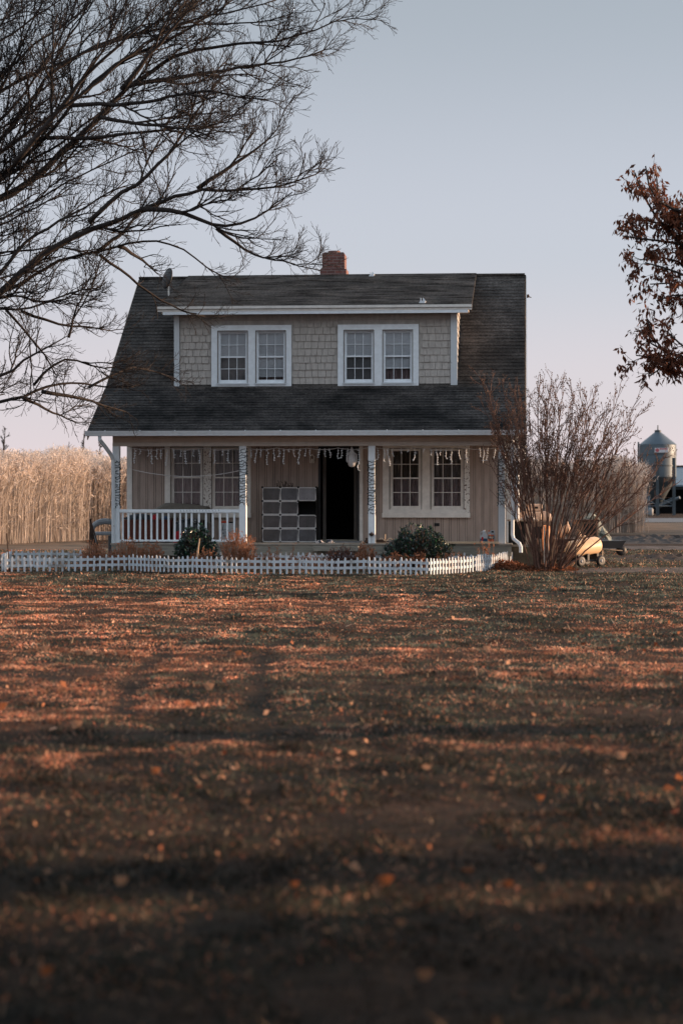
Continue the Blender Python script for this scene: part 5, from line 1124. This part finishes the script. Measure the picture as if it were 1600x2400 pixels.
def lawn():
    r = np.random.default_rng(91); Vs = []; Ts = []
    for (y0, y1, dens, bw, bh) in ((5.6, 9, 2600, .0032, .034), (9, 14, 1900, .004, .034), (14, 22, 1150, .0055, .034), (22, 33, 720, .008, .036), (33, 44.6, 520, .011, .04), (44.6, 62, 190, .014, .045)):
        xm = y1 * .172 + .35; area = (y1 - y0) * 2 * xm; n = int(area * dens); Y = r.uniform(y0, y1, n); X = r.uniform(-xm, xm, n); k = np.abs(X) < Y * .172 + .35; X = X[k]; Y = Y[k]
        # keep off the house and porch
        uu = (X - HX) * CA - (Y - HY) * SA; vv = (X - HX) * SA + (Y - HY) * CA; k = ~((uu > -9.5) & (uu < -.25) & (vv > .25)) & ~((Y > 43.4) & (Y < 46.8) & (X > 4.5) & (r.random(len(X)) < .85)); X = X[k]; Y = Y[k]
        d1 = vnoise(X, Y, 2.6, 1) * .38 + vnoise(X, Y, .8, 2) * .34 + vnoise(X, Y, .25, 3) * .28; dead = np.clip((d1 - .43 + .06 * (-X / 4) - .12 * np.clip((Y - 33) / 8, 0, 1) - .13 * np.clip((14.5 - Y) / 6, 0, 1)) * 7, 0, 1)  # fewer dead blades near the viewer: foreground shade put into the colour
        tuft = vnoise(X, Y, .16, 4) * vnoise(X, Y, .6, 5); rd = rutdist(X, Y); rut = np.exp(-(rd / .13) ** 2)
        k = r.random(len(X)) > np.maximum(rut * .4, .8 * (vnoise(X, Y, .5, 33) < .25)); X, Y, dead, tuft, rut = (q[k] for q in (X, Y, dead, tuft, rut)); n = len(X)
        isdead = r.random(n) < (.16 + .76 * dead); h = bh * (.35 + 1.5 * tuft) * r.uniform(.5, 1.3, n) * (1 - .3 * isdead) * (1 - .5 * rut); th = r.uniform(0, 6.283, n); a = np.stack([np.cos(th), np.sin(th), np.zeros(n)], 1) * (bw * r.uniform(.6, 1.5, n))[:, None]
        lean = np.c_[r.normal(size=(n, 2)) * (h * (.55 + .7 * isdead))[:, None], h]; B = np.c_[X, Y, lawnz(X, Y) - .002]
        green = np.array([.036, .040, .030]); de = np.array([.66, .33, .19]); de2 = np.array([.46, .15, .08]); col = np.where(isdead[:, None], np.where((r.random(n) < .45)[:, None], de2, de), green * (1 + .9 * np.clip((Y - 12) / 8, 0, 1))[:, None]) * r.uniform(.45, 1.45, n)[:, None] * (.30 + 2.2 * vnoise(X, Y, .34, 31) ** 1.5 * (.5 + vnoise(X, Y, .11, 34)))[:, None]; tall = r.random(n) < .010; lean[tall] *= 1.7; col[tall] = np.array([.62, .42, .28]) * r.uniform(.6, 1.2, int(tall.sum()))[:, None]; col = col * (1 - .22 * rut)[:, None]  # green blades darker near the viewer, the same painted shade
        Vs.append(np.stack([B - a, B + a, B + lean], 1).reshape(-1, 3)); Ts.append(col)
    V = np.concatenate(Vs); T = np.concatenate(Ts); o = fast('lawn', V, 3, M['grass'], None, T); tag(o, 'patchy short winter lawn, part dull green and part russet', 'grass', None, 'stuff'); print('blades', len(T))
lawn()
def fallen():
    r = np.random.default_rng(95); n = 2600; Y = 5.8 + (46 - 5.8) * r.random(n) ** .85; X = r.uniform(-1, 1, n) * (Y * .17 + .3); big = r.random(n) < .25; dens = vnoise(X, Y, 2.2, 8); k = r.random(n) < (.02 + .85 * dens ** 2) * np.clip((Y - 3) / 14, .12, 1); X, Y, big = X[k], Y[k], big[k]; n = len(X)
    C = np.c_[X, Y, lawnz(X, Y) + r.uniform(.008, .035, n)]; D = r.normal(size=(n, 3)); D[:, 2] = np.abs(D[:, 2]) * .45; s = np.where(big, r.uniform(.05, .085, n), r.uniform(.025, .05, n)); V = leafquads(C, D, s, s * r.uniform(.5, .8, n), r)
    pal = np.array([[1.9, 2.4, 2.6], [1.3, 1.1, .9], [.5, .35, .3], [2.4, 3.2, 3.8]]); T = pal[r.choice(4, n, p=[.32, .30, .22, .16])] * r.uniform(.7, 1.1, n)[:, None]
    px = [(285, 2070, 34), (905, 2080, 38), (110, 2290, 34), (995, 2305, 40), (1455, 1780, 28), (365, 1815, 26), (180, 1705, 30), (4, 1663, 30), (490, 1610, 28), (1265, 2040, 26), (1420, 1950, 24), (940, 2185, 26), (740, 2135, 26), (575, 1890, 20), (1265, 1870, 22), (690, 2090, 24), (1380, 2085, 26), (1190, 2080, 26), (105, 1525, 22), (210, 1530, 20), (560, 1530, 18), (780, 1500, 18), (1140, 1525, 18), (1150, 1835, 20)]
    for x, y, w_ in px:
        g = gp(x, y + 6); W_ = w_ / F * g.y * 1.05; z = float(lawnz(np.array([g.x]), np.array([g.y]))[0]) + .03; a = r.uniform(-.5, .5); L = [(-.5, 0), (-.2, .36), (.25, .34), (.5, .02), (.2, -.30), (-.25, -.33)]
        P = np.array([[g.x + W_ * (u_ * math.cos(a) - v_ * math.sin(a) * .4), g.y + W_ * v_ * .5, z + W_ * (v_ * .8 + .55 * (2 * abs(u_)) ** 2 * .5)] for u_, v_ in L]); V = np.concatenate([V, P[[0, 1, 4, 5]], P[[1, 2, 3, 4]]]); c_ = np.array([1.9, 2.3, 2.4]) * r.uniform(.6, 1.0) if r.random() < .6 else np.array([1.7, 1.3, .9]); T = np.concatenate([T, [c_, c_]])
    o = fast('fallen_leaves', V, 4, M['dryleaf'], None, T); tag(o, 'dry fallen leaves scattered over the lawn', 'leaves', None, 'stuff')
fallen()

# ================================================================ RIGHT SIDE THINGS
M['block'] = mat('olive_concrete_block', (.11, .09, .065), .9, .25, 6, .3); M['tanold'] = mat('pale_old_lumber', (.42, .32, .24), .8, .2, 5, .2, stretch=(3, 3, .6))
a, b_ = at(1188, 0, 47.0).x, at(1262, 0, 47.0).x; e_ = empty('low_block_wall', (a, 47, 0), 0, 'low olive block wall at the right end of the porch', 'wall'); b = MB(); b.box(0, b_ - a, 0, .3, -.05, .46); b.build('blocks', M['block'], e_); b = MB(); b.box(-.02, b_ - a + .02, -.02, .32, .462, .515); b.build('cap', M['skirt'], e_)
def wx(px, Y): return at(px, 0, Y).x
Yc = 47.15; a, b_ = wx(1192, Yc), wx(1246, Yc); e_ = empty('dark_cabinet', (a, Yc, .518), 0, 'open dark cabinet with a pale wooden side post standing on the low block wall', 'cabinet'); w_ = b_ - a; zt_ = at(0, 1222, Yc).z - .518
b = MB(); b.box(0, w_, .12, .15, 0, zt_); b.box(0, .03, 0, .12, 0, zt_); b.box(.03, w_, .0, .12, 0, .02); b.build('case', M['dark'], e_); b = MB(); b.bevbox(-.03, w_ + .15, -.05, .2, zt_ + .002, zt_ + .045, .008); b.build('top', M['tanold'], e_)
b = MB(); b.box(w_ - .15, w_, -.02, -.002 + .02, .0, zt_ * .9); b.build('side_post', M['tanold'], e_); b = MB(); b.box(.03, w_ - .15, .1, .118, .02, zt_); b.build('back_panel', M['black'], e_)
p = Vector((wx(1238, Yc), Yc + .05, .518 + zt_ + .047)); crumple('rag', p, .14, .1, .08, M['cream'], 'pale rag lying on top of the dark cabinet', 'cloth', 15)
# cream old machine behind
Ym = 53.0; a = wx(1253, Ym); e_ = empty('old_machine', (a, Ym, 0), .1, 'weathered cream machine with boxy top and rounded hoods, behind the shrub stems', 'machine'); M['oldcream'] = mat('weathered_cream_paint', (.40, .30, .24), .7, scale=7, col2=(.16, .10, .07), thr=(.5, .7), bump=.2)
def zz(py, Y): return at(0, py, Y).z
b = MB(); x0, x1 = wx(1234, Ym) - a, wx(1268, Ym) - a; b.bevbox(x0, x1, -.15, .15, zz(1198, Ym), zz(1181, Ym), .02); top = b.build('top_box', M['oldcream'], e_)
b = MB(); b.box(x0 + .12, x1 - .12, -.157, -.151, zz(1192, Ym), zz(1187, Ym)); b.build('slot', M['dark'], top)
b = MB(); b.bevbox(x0 + .02, x1 - .02, -.17, .17, zz(1220, Ym), zz(1199, Ym), .03); b.build('neck', M['oldcream'], e_)
for px in (1229, 1277):
    b = MB(); rr_ = .11; c_ = wx(px, Ym) - a; zc_ = zz(1214, Ym); b.lathe([(.03, -.14), (.11, -.12), (.17, -.05), (.18, .05), (.14, .13), (.04, .16)], (c_, 0, zc_), 16, 'y'); b.build('hood', M['oldcream'], e_, True)
b = MB(); b.bevbox(wx(1222, Ym) - a, wx(1286, Ym) - a, -.2, .2, .55, zz(1221, Ym), .02); b.build('body', mat('machine_rust', (.10, .07, .055), .8, .3), e_)
for px in (1228, 1280):
    b = MB(); c_ = wx(px, Ym) - a; b.box(c_ - .05, c_ + .05, -.15, .15, 0, .55); b.build('leg', M['oldcream'], e_)
b = MB(); b.box(wx(1247, Ym) - a, wx(1272, Ym) - a, -.205, -.201, zz(1262, Ym), zz(1234, Ym)); b.build('opening', M['dark'], e_)
# hand truck with orange drum
Yh = 49.5; a = wx(1279, Yh); e_ = empty('hand_truck', (a, Yh, 0), 0, 'pale two post hand truck standing upright behind the shrub', 'hand truck')
for px, nm in ((1274.5, 'upright'), (1283.5, 'upright')):
    b = MB(); c_ = wx(px, Yh) - a; b.tube([(c_, 0, .02), (c_, 0, zz(1233, Yh))], .018, 6); b.build(nm, M['grey'], e_)
b = MB()
for k in range(3): b.box(-.04, .04, -.015, .015, .15 + k * .3, .18 + k * .3)
b.build('cross_bar', M['grey'], e_); b = MB(); b.box(-.07, .07, -.2, 0, 0, .015); b.build('toe_plate', M['grey'], e_)
Yh = 50.0; b = MB(); c_ = wx(1279, Yh); b.lathe([(.05, 0), (.1, .01), (.11, .1), (.11, .5), (.1, .58), (.04, .62)], (c_, Yh, .3), 14); tag(b.build('orange_canister', mat('orange_paint', (.55, .20, .06), .5), None, True), 'orange canister standing behind the hand truck', 'canister')
b = MB(); b.bevbox(c_ - .14, c_ + .14, Yh - .12, Yh + .12, -.01, .298, .01); tag(b.build('wooden_block', M['rust'], None), 'dark block under the orange canister', 'block')
# cream statue like lumps and scrap
Yl = 50.5
for (px, py0, py1, wpx, lab, sd) in ((1316, 1232, 1262, 16, 'rounded cream jug shaped lump on the scrap pile left of the tank cart', 1), (1328, 1222, 1252, 15, 'upright crumpled pale sack on the scrap pile behind the shrub', 2), (1357, 1243, 1268, 10, 'small pale bottle standing behind the tank cart', 3)):
    x = wx(px, Yl); z0 = zz(py1, Yl); h_ = zz(py0, Yl) - z0; rr_ = wpx / 2 / F * Yl; b = MB(); b.lathe([(rr_ * .5, 0), (rr_, h_ * .15), (rr_ * 1.05, h_ * .45), (rr_ * .7, h_ * .72), (rr_ * .35, h_ * .84), (rr_ * .4, h_ * .95), (rr_ * .2, h_)], (x, Yl, z0), 12); tag(b.build('pale_sack' if sd == 2 else 'pale_jug', mat('sunlit_tan_plastic', (.45, .30, .20), .6, .2), None, True), lab, 'sack' if sd == 2 else 'jug')
e_ = empty('scrap_crate', (wx(1330, 51), 51.1, 0), 0, 'low dark scrap crate carrying the pale jugs and sack', 'crate'); b = MB(); b.bevbox(-.36, .42, -.75, .35, 0, zz(1262, 50.5) - .002, .02); b.build('crate', M['rust'], e_)
b = MB()
for k in range(4): b.box(-.36, .42, -.765, -.751, .06 + k * .1, .12 + k * .1)
b.build('slat', M['found'], e_)
# white tank on a small cart
Yt = 47.5; xc = wx(1366, Yt); zc_ = zz(1283, Yt); e_ = empty('tank_cart', (xc, Yt, 0), math.radians(38), 'cream horizontal gas tank on a small wheeled cart right of the shrub', 'tank'); R_ = .20; Lh = .40; 
M['tank'] = mat('cream_tank_paint', (.74, .50, .30), .45, scale=5, col2=(.42, .26, .16), thr=(.5, .8))
prof = [(0.01, -Lh - .10)] + [(R_ * math.sin(t), -Lh + .02 - .13 * math.cos(t)) for t in (.35, .7, 1.1, 1.57)] + [(R_, Lh - .02)] + [(R_ * math.cos(t), Lh - .02 + .13 * math.sin(t)) for t in (.4, .8, 1.15, 1.4)] + [(.01, Lh + .12)]
b = MB(); b.lathe(prof, (0, 0, 0), 28, 'x'); o = b.build('tank', M['tank'], e_, True); o.location = (0, 0, zc_); o.rotation_euler = (0, math.radians(-7), 0)
b = MB(); b.lathe([(.05, 0), (.055, .05), (.05, .07), (.02, .08)], (.05, 0, R_ - .01), 12); b.build('valve_cap', M['tank'], o, True)
b = MB(); b.tube([(-.3, -.08, R_ - .01), (-.3, -.08, R_ + .06), (-.12, -.08, R_ + .06), (-.12, -.08, R_ - .01)], .012, 6); b.build('handle', M['black'], o)
b = MB()
for y in (-.15, .15): b.tube([(-.5, y, .14), (.42, y, .14)], .022, 6)
for x in (-.3, .0, .3): b.box(x - .03, x + .03, -.17, .17, .14, zc_ - R_ + .06)
b.build('cart_frame', M['black'], e_)
for x, y in ((-.32, -.24), (-.32, .24), (.32, -.24), (.32, .24)):
    b = MB(); b.lathe([(.05, -.03), (.10, -.04), (.125, -.025), (.13, 0), (.125, .025), (.10, .04), (.05, .03)], (x, y, .13), 18, 'y'); wh = b.build('wheel', M['black'], e_, True); b = MB(); b.lathe([(.02, -.05), (.048, -.03), (.048, .03), (.02, .05)], (x, y, .13), 12, 'y'); b.build('hub', M['grey'], wh)
# dark trailer with camouflage tarp
Yw = 56.0; a = wx(1355, Yw); e_ = empty('dark_trailer', (a, Yw, 0), 0, 'dark box trailer behind the tank cart', 'trailer'); x1 = wx(1401, Yw) - a; b = MB(); zb0 = zz(1258, Yw); zt_ = zz(1222, Yw)
b.bevbox(0, x1, 0, 1.2, zb0, zt_, .02); b.build('box', M['found'], e_); b = MB(); b.box(x1 * .25, x1 * .86, -.01, -.002, zb0 + .05, zt_ - .06); b.build('open_side', M['dark'], e_); b = MB(); b.box(-.03, x1 + .03, -.03, 1.23, zt_ + .001, zt_ + .05); b.build('top_frame', M['rust'], e_)
for x in (.1, x1 - .1):
    b = MB(); b.lathe([(.08, -.05), (.18, -.06), (.22, 0), (.18, .06), (.08, .05)], (x, -.08, .21), 18, 'y'); b.build('wheel', M['black'], e_, True)
b = MB(); b.box(.2, x1 - .2, .1, .9, .25, zb0); b.build('chassis', M['black'], e_)
camo = mat('camouflage_tarp', (.30, .30, .25), .85, scale=4.5, col2=(.05, .06, .045), thr=(.48, .52), bump=.4, bscale=8)
b = MB(); r = random.Random(4); Yq = 57.0; V = []; px_ = [1376, 1392, 1402, 1412, 1422, 1432]; top_ = [1216, 1203, 1210, 1228, 1242, 1256]
for j, dy in enumerate((0, .25, .9, 1.2)):
    for i in range(6): V.append((wx(px_[i], Yq) + r.uniform(-.03, .03), Yq + dy, zz(top_[i], Yq) * (1.0 if j in (1, 2) else .93)))
for i in range(6): V.append((wx(px_[i] + (8 if i > 2 else 0), Yq), Yq - .15, .45 if i < 4 else .3))
F_ = [(j * 6 + i, j * 6 + i + 1, (j + 1) * 6 + i + 1, (j + 1) * 6 + i) for j in range(3) for i in range(5)] + [(24 + i, 24 + i + 1, i + 1, i) for i in range(5)]
b.add(V, F_); tag(b.build('camouflage_tarp', camo, None), 'green grey camouflage tarp draped in a peak beside the dark trailer', 'tarp')
e_ = empty('wheelbarrow', (wx(1428, 55.5), 55.5, 0), .2, 'low dark wheelbarrow right of the camouflage tarp', 'wheelbarrow'); b = MB(); b.prism([(-.3, .22), (.25, .22), (.38, .42), (-.36, .42)], 'y', -.22, .22); b.build('tray', M['black'], e_); b = MB(); b.lathe([(.05, -.03), (.14, -.03), (.15, 0), (.14, .03), (.05, .03)], (.32, 0, .15), 14, 'y'); b.build('wheel', M['black'], e_, True)
b = MB(); b.tube([(.32, -.1, .15), (-.3, -.2, .2), (-.62, -.22, .42)], .015, 5); b.tube([(.32, .1, .15), (-.3, .2, .2), (-.62, .22, .42)], .015, 5); b.tube([(-.25, -.15, .22), (-.27, -.18, 0)], .014, 5); b.tube([(-.25, .15, .22), (-.27, .18, 0)], .014, 5); b.build('handle', M['tanold'], e_)
# far silo
Ys = 168.0; M['galv'] = mat('galvanized_steel', (.10, .125, .145), .5, .12, .8, metal=.35); M['galvd'] = mat('dull_galvanized_steel', (.06, .075, .085), .55, .15, 1, metal=.3)
xs = wx(1540.3, Ys); R_ = 43.2 / F * Ys; e_ = empty('grain_silo', (xs, Ys, 0), 0, 'grey galvanized feed silo with conical roof and hopper on legs', 'silo'); z = lambda py: zz(py, Ys)
b = MB(); zt_, zb_ = z(1042), z(1119); prof = []
nrib = 18
for k in range(nrib * 2 + 1): prof.append((R_ - .03 * (k % 2), zb_ + (zt_ - zb_) * k / (nrib * 2)))
b.lathe(prof, (0, 0, 0), 40); body = b.build('drum', M['galv'], e_, True)
b = MB(); b.lathe([(R_ * 1.015, zb_ + .9), (R_ * 1.015, zb_ + 1.0)], (0, 0, 0), 40); b.lathe([(R_ * 1.012, z(1067)), (R_ * 1.012, z(1066))], (0, 0, 0), 40); b.build('band', M['galvd'], body)
b = MB(); b.lathe([(R_ * 1.01, zt_), (R_ * .17, z(1013)), (R_ * .17, z(1011))], (0, 0, 0), 40); b.build('roof', M['galv'], e_)
b = MB(); b.lathe([(R_ * .17, z(1013)), (R_ * .18, z(1008.5)), (R_ * .05, z(1007.5))], (0, 0, 0), 20); b.tube([(0, 0, z(1008)), (0, 0, z(997))], .05, 6); b.build('cap', M['galvd'], e_)
b = MB(); b.lathe([(R_, zb_), (R_ * .14, z(1186)), (R_ * .14, z(1190))], (0, 0, 0), 40); b.build('hopper', M['galvd'], e_)
for k in range(6):
    th = math.radians(20 + 60 * k); x, y = R_ * 1.0 * math.cos(th), R_ * math.sin(th); b = MB(); b.box(x - .11, x + .11, y - .11, y + .11, -.1, zb_ + 1.6); b.build('leg', M['galvd'], e_)
b = MB()
for k in range(6):
    t0, t1 = math.radians(20 + 60 * k), math.radians(80 + 60 * k); p0 = (R_ * math.cos(t0), R_ * math.sin(t0)); p1 = (R_ * math.cos(t1), R_ * math.sin(t1)); b.tube([(*p0, z(1186)), (*p1, z(1186))], .05, 4)
    b.tube([(*p0, z(1184)), (*p1, z(1165))], .04, 4); b.tube([(*p1, z(1184)), (*p0, z(1165))], .04, 4)
b.build('brace', M['galv'], e_)
b = MB(); b.tube([(0.1, -R_ * .2, z(1187)), (wx(1586, Ys) - xs, -R_ * .8, z(1166))], .13, 8); b.build('auger', M['galv'], e_)
xl = -R_ * 1.06; b = MB(); b.tube([(xl, -.3, z(1160)), (xl, -.3, z(1036))], .04, 4); b.tube([(xl, .1, z(1160)), (xl, .1, z(1036))], .04, 4)
for k in range(14): b.tube([(xl, -.3, z(1155) + k * .3), (xl, .1, z(1155) + k * .3)], .025, 4)
b.build('ladder', M['galvd'], e_)
sx0, sx1 = wx(1526, Ys) - xs, wx(1558, Ys) - xs; b = MB(); b.bevbox(sx0, sx1, -R_ - .12, -R_ - .04, z(1062), z(1051), .02); sg = b.build('sign', mat('white_sign', (.55, .54, .56), .5), e_); b = MB(); b.box(sx0 + .38, sx1 - .08, -R_ - .128, -R_ - .121, z(1054.5), z(1051.7)); b.lathe([(.03, -.128 - R_), (.16, -.126 - R_), (.16, -.122 - R_)], (sx0 + .2, 0, z(1056)), 14, 'y'); b.build('red_band', mat('faded_red', (.40, .10, .11), .6), sg)
b = MB(); xb = wx(1524, 166); b.lathe([(.16, 0), (.2, .05), (.2, .5), (.15, .6), (.1, .62)], (xb, 166, 0), 12); tag(b.build('white_barrel', M['grey'], None, True), 'small white barrel at the foot of the left silo leg', 'barrel')
# long open shed behind the silo
Yb = 182.0; e_ = empty('farm_shed', (wx(1565, Yb), Yb, 0), 0, 'open fronted metal shed with pale blue grey roof right behind the silo', 'shed'); a = wx(1565, Yb); ze = zz(1150, Yb) + .5; b = MB()
M['bluemetal'] = mat('blue_grey_sheet_metal', (.10, .14, .175), .5, .08, 2)
zr_ = zz(1094, 190); b.prism([(-.6, ze), (8, zr_), (16, ze), (16, ze - .15), (8, zr_ - .15), (-.6, ze - .15)], 'x', -2.4, 26); b.build('roof', M['bluemetal'], e_); b = MB(); b.box(-2.4, 26, 7.8, 8.2, zr_ - .05, zr_ + .12); b.build('ridge', M['rust'], e_)
b = MB(); b.box(-2.2, 25.8, 15.0, 15.2, 0, ze); b.build('back_wall', M['dark'], e_); b = MB(); b.prism([(0, 0), (15, 0), (15, ze), (7.6, zr_ - .2), (0, ze - .2)], 'x', -2.3, -2.2); b.build('end_wall', M['bluemetal'], e_); b = MB(); b.box(-2.3, 26, .05, .15, ze - .4, ze - .16); b.build('beam', M['galvd'], e_)
for k in range(7): b = MB(); b.box(-2.2 + k * 3.9, -1.9 + k * 3.9, -.1, .2, 0, ze - .16); b.build('post', M['galvd'], e_)
b = MB(); b.box(-2.2, 26, 3.5, 3.6, 0, ze + .4); b.build('inner_wall', M['dark'], e_)
a = wx(1502, 176); e_ = empty('small_shed', (a, 176, 0), 0, 'small grey metal shed at the left of the silo legs', 'shed'); b = MB(); b.box(0, .75, 0, 3, 0, 2.0); b.build('wall', M['bluemetal'], e_); b = MB(); b.prism([(-.1, 2.01), (.85, 2.01), (.37, 2.35)], 'y', -.2, 3.2); b.build('roof', M['galvd'], e_)

# ================================================================ FAR TREES
def faint(px, pyb, pyt, wpx, Y, seed, label, dens=1.0):
    r = np.random.default_rng(seed); x = wx(px, Y); h = zz(pyt, Y); e_ = empty('bare_tree', (x, Y, 0), 0, label, 'tree', 'bare trees beyond the reeds'); b = MB(); T = Twigs(); b.tube([(0, 0, -.2), (.1, 0, h * .4), (0, .1, h * .7), (.15, 0, h)], [h * .03, h * .022, h * .012, .02], 7)
    P = np.array([[0, 0, h * .2], [.1, 0, h * .45], [0, 0, h * .7], [.1, 0, h * .95]]); P = resample(P, 12); R = np.linspace(h * .02, .02, 12); wd = wpx / 2 / F * Y
    spawn(T, P, R, r, [(h * .035 / dens, wd * 1.1, .95, 6, .03, 4, .12, .14, .0), (wd * .10, wd * .42, .7, 5, .018, 3, .06, .2, .15), (wd * .07, wd * .2, .7, 4, .014, 3, .05, .2, .15)], 0)
    b.build('trunk', M['bark'], e_); T.build('branches', M['twig'], e_)
faint(8, 1060, 1003, 70, 150, 101, 'distant bare tree showing above the reeds at the left edge')
faint(194, 1060, 1006, 40, 150, 102, 'distant small bare tree above the reeds just left of the porch roof')
faint(158, 1060, 1035, 24, 150, 103, 'tiny distant bare tree top between the two larger ones over the left reeds')
faint(232, 1060, 1030, 34, 155, 105, 'tiny distant bare tree top under the left eave of the roof')
faint(1612, 1120, 1010, 60, 200, 104, 'distant pale bare tree at the right edge beyond the silo')

# ================================================================ ADDED TREES OUT OF FRAME (unseen, put there to cast shade)
M['cedar'] = mat('added_dark_cedar_foliage', (.03, .04, .025), .85, .4, 4)
def cedar(x, y, h, rad, seed, label):  # unseen cedar added to cast shade
    r = np.random.default_rng(seed); e_ = empty('added_cedar', (x, y, 0), 0, label, 'tree', 'cedars added outside the picture for shade'); b = MB(); b.tube([(0, 0, -.1), (.05, 0, h * .5), (0, 0, h * .96)], [.2, .12, .03], 8)
    n = 4200; z = r.random(n) ** 1.3 * h; th = r.uniform(0, 6.283, n); rr_ = rad * (1 - z / h) ** .7 * r.uniform(.25, 1.08, n) * (1 + .2 * np.sin(z * 5 + 3 * np.sin(th))); C = np.stack([rr_ * np.cos(th), rr_ * np.sin(th), z + .15], 1); D = np.stack([np.cos(th), np.sin(th), r.uniform(-.2, .7, n)], 1) + r.normal(size=(n, 3)) * .4
    b.build('trunk', M['bark'], e_); fast('added_foliage', leafquads(C, D, r.uniform(.2, .4, n), r.uniform(.07, .14, n), r), 4, M['cedar'], e_)
for k, (x, y, h, rad) in enumerate(((15.5, 7.6, 4.0, 1.2), (17, 9.9, 4.4, 1.1), (18, 11.9, 2.6, .35), (-5.2, 3.2, 6, 1.8), (-6.2, 7.2, 7, 2.0), (-7.4, 11.5, 7, 2.2), (-3.5, -3.5, 7, 2.4), (.5, -4.5, 7, 2.4), (4.5, -4, 7, 2.4), (25, 87.5, 7, 2.6), (27, 92, 8, 3), (30, 97, 8, 3))):
    cedar(x, y, h, rad, 300 + k, 'unseen dark cedar added out of the picture to cast shade')
def added_canopy(x, y, h, rx, ry, seed):
    r = np.random.default_rng(seed); e_ = empty('added_shade_tree', (x, y, 0), 0, 'unseen spreading oak added over the viewer to block sky light', 'tree', 'oaks added over the viewer for shade'); b = MB(); b.tube([(0, 0, -.1), (0, 0, 1), (.1, 0, 4), (0, 0, 7)], [.45, .33, .28, .2], 10)
    for k in range(14):
        az = k * .45 * 2; P = branch_from((0, 0, 4.5 + .2 * k), (math.cos(az), math.sin(az), .5), min(rx, ry) * .95, 8, r, .02, .08); b.tube(P, np.linspace(.12, .03, 8), 5)
    n = 18000; th = r.uniform(0, 6.283, n); q = np.sqrt(r.random(n)); C = np.stack([rx * q * np.cos(th), ry * q * np.sin(th), h + 2.6 * np.sqrt(1 - q * q * .9) * r.random(n)], 1); b.build('trunk', M['bark'], e_); fast('leaves', leafquads(C, r.normal(size=(n, 3)), r.uniform(.25, .5, n), r.uniform(.2, .35, n), r), 4, M['cedar'], e_)
added_canopy(-5.5, -1.0, 5.8, 9, 9, 401); added_canopy(7.5, 1.5, 5.8, 8.5, 8.5, 402)  # unseen canopies added to cut sky light on the foreground

e_ = empty('added_utility_pole', (7.6, 15.4, 0), 0, 'unseen wooden utility pole added outside the picture, its thin shadow crosses the lawn', 'pole'); b = MB(); b.tube([(0, 0, -.1), (0, 0, 4), (0, 0, 9)], [.36, .32, .2], 10); b.build('added_shaft', M['wood'], e_); b = MB(); b.box(-.9, .9, -.06, .06, 8.3, 8.42); b.build('added_cross_arm', M['wood'], e_)
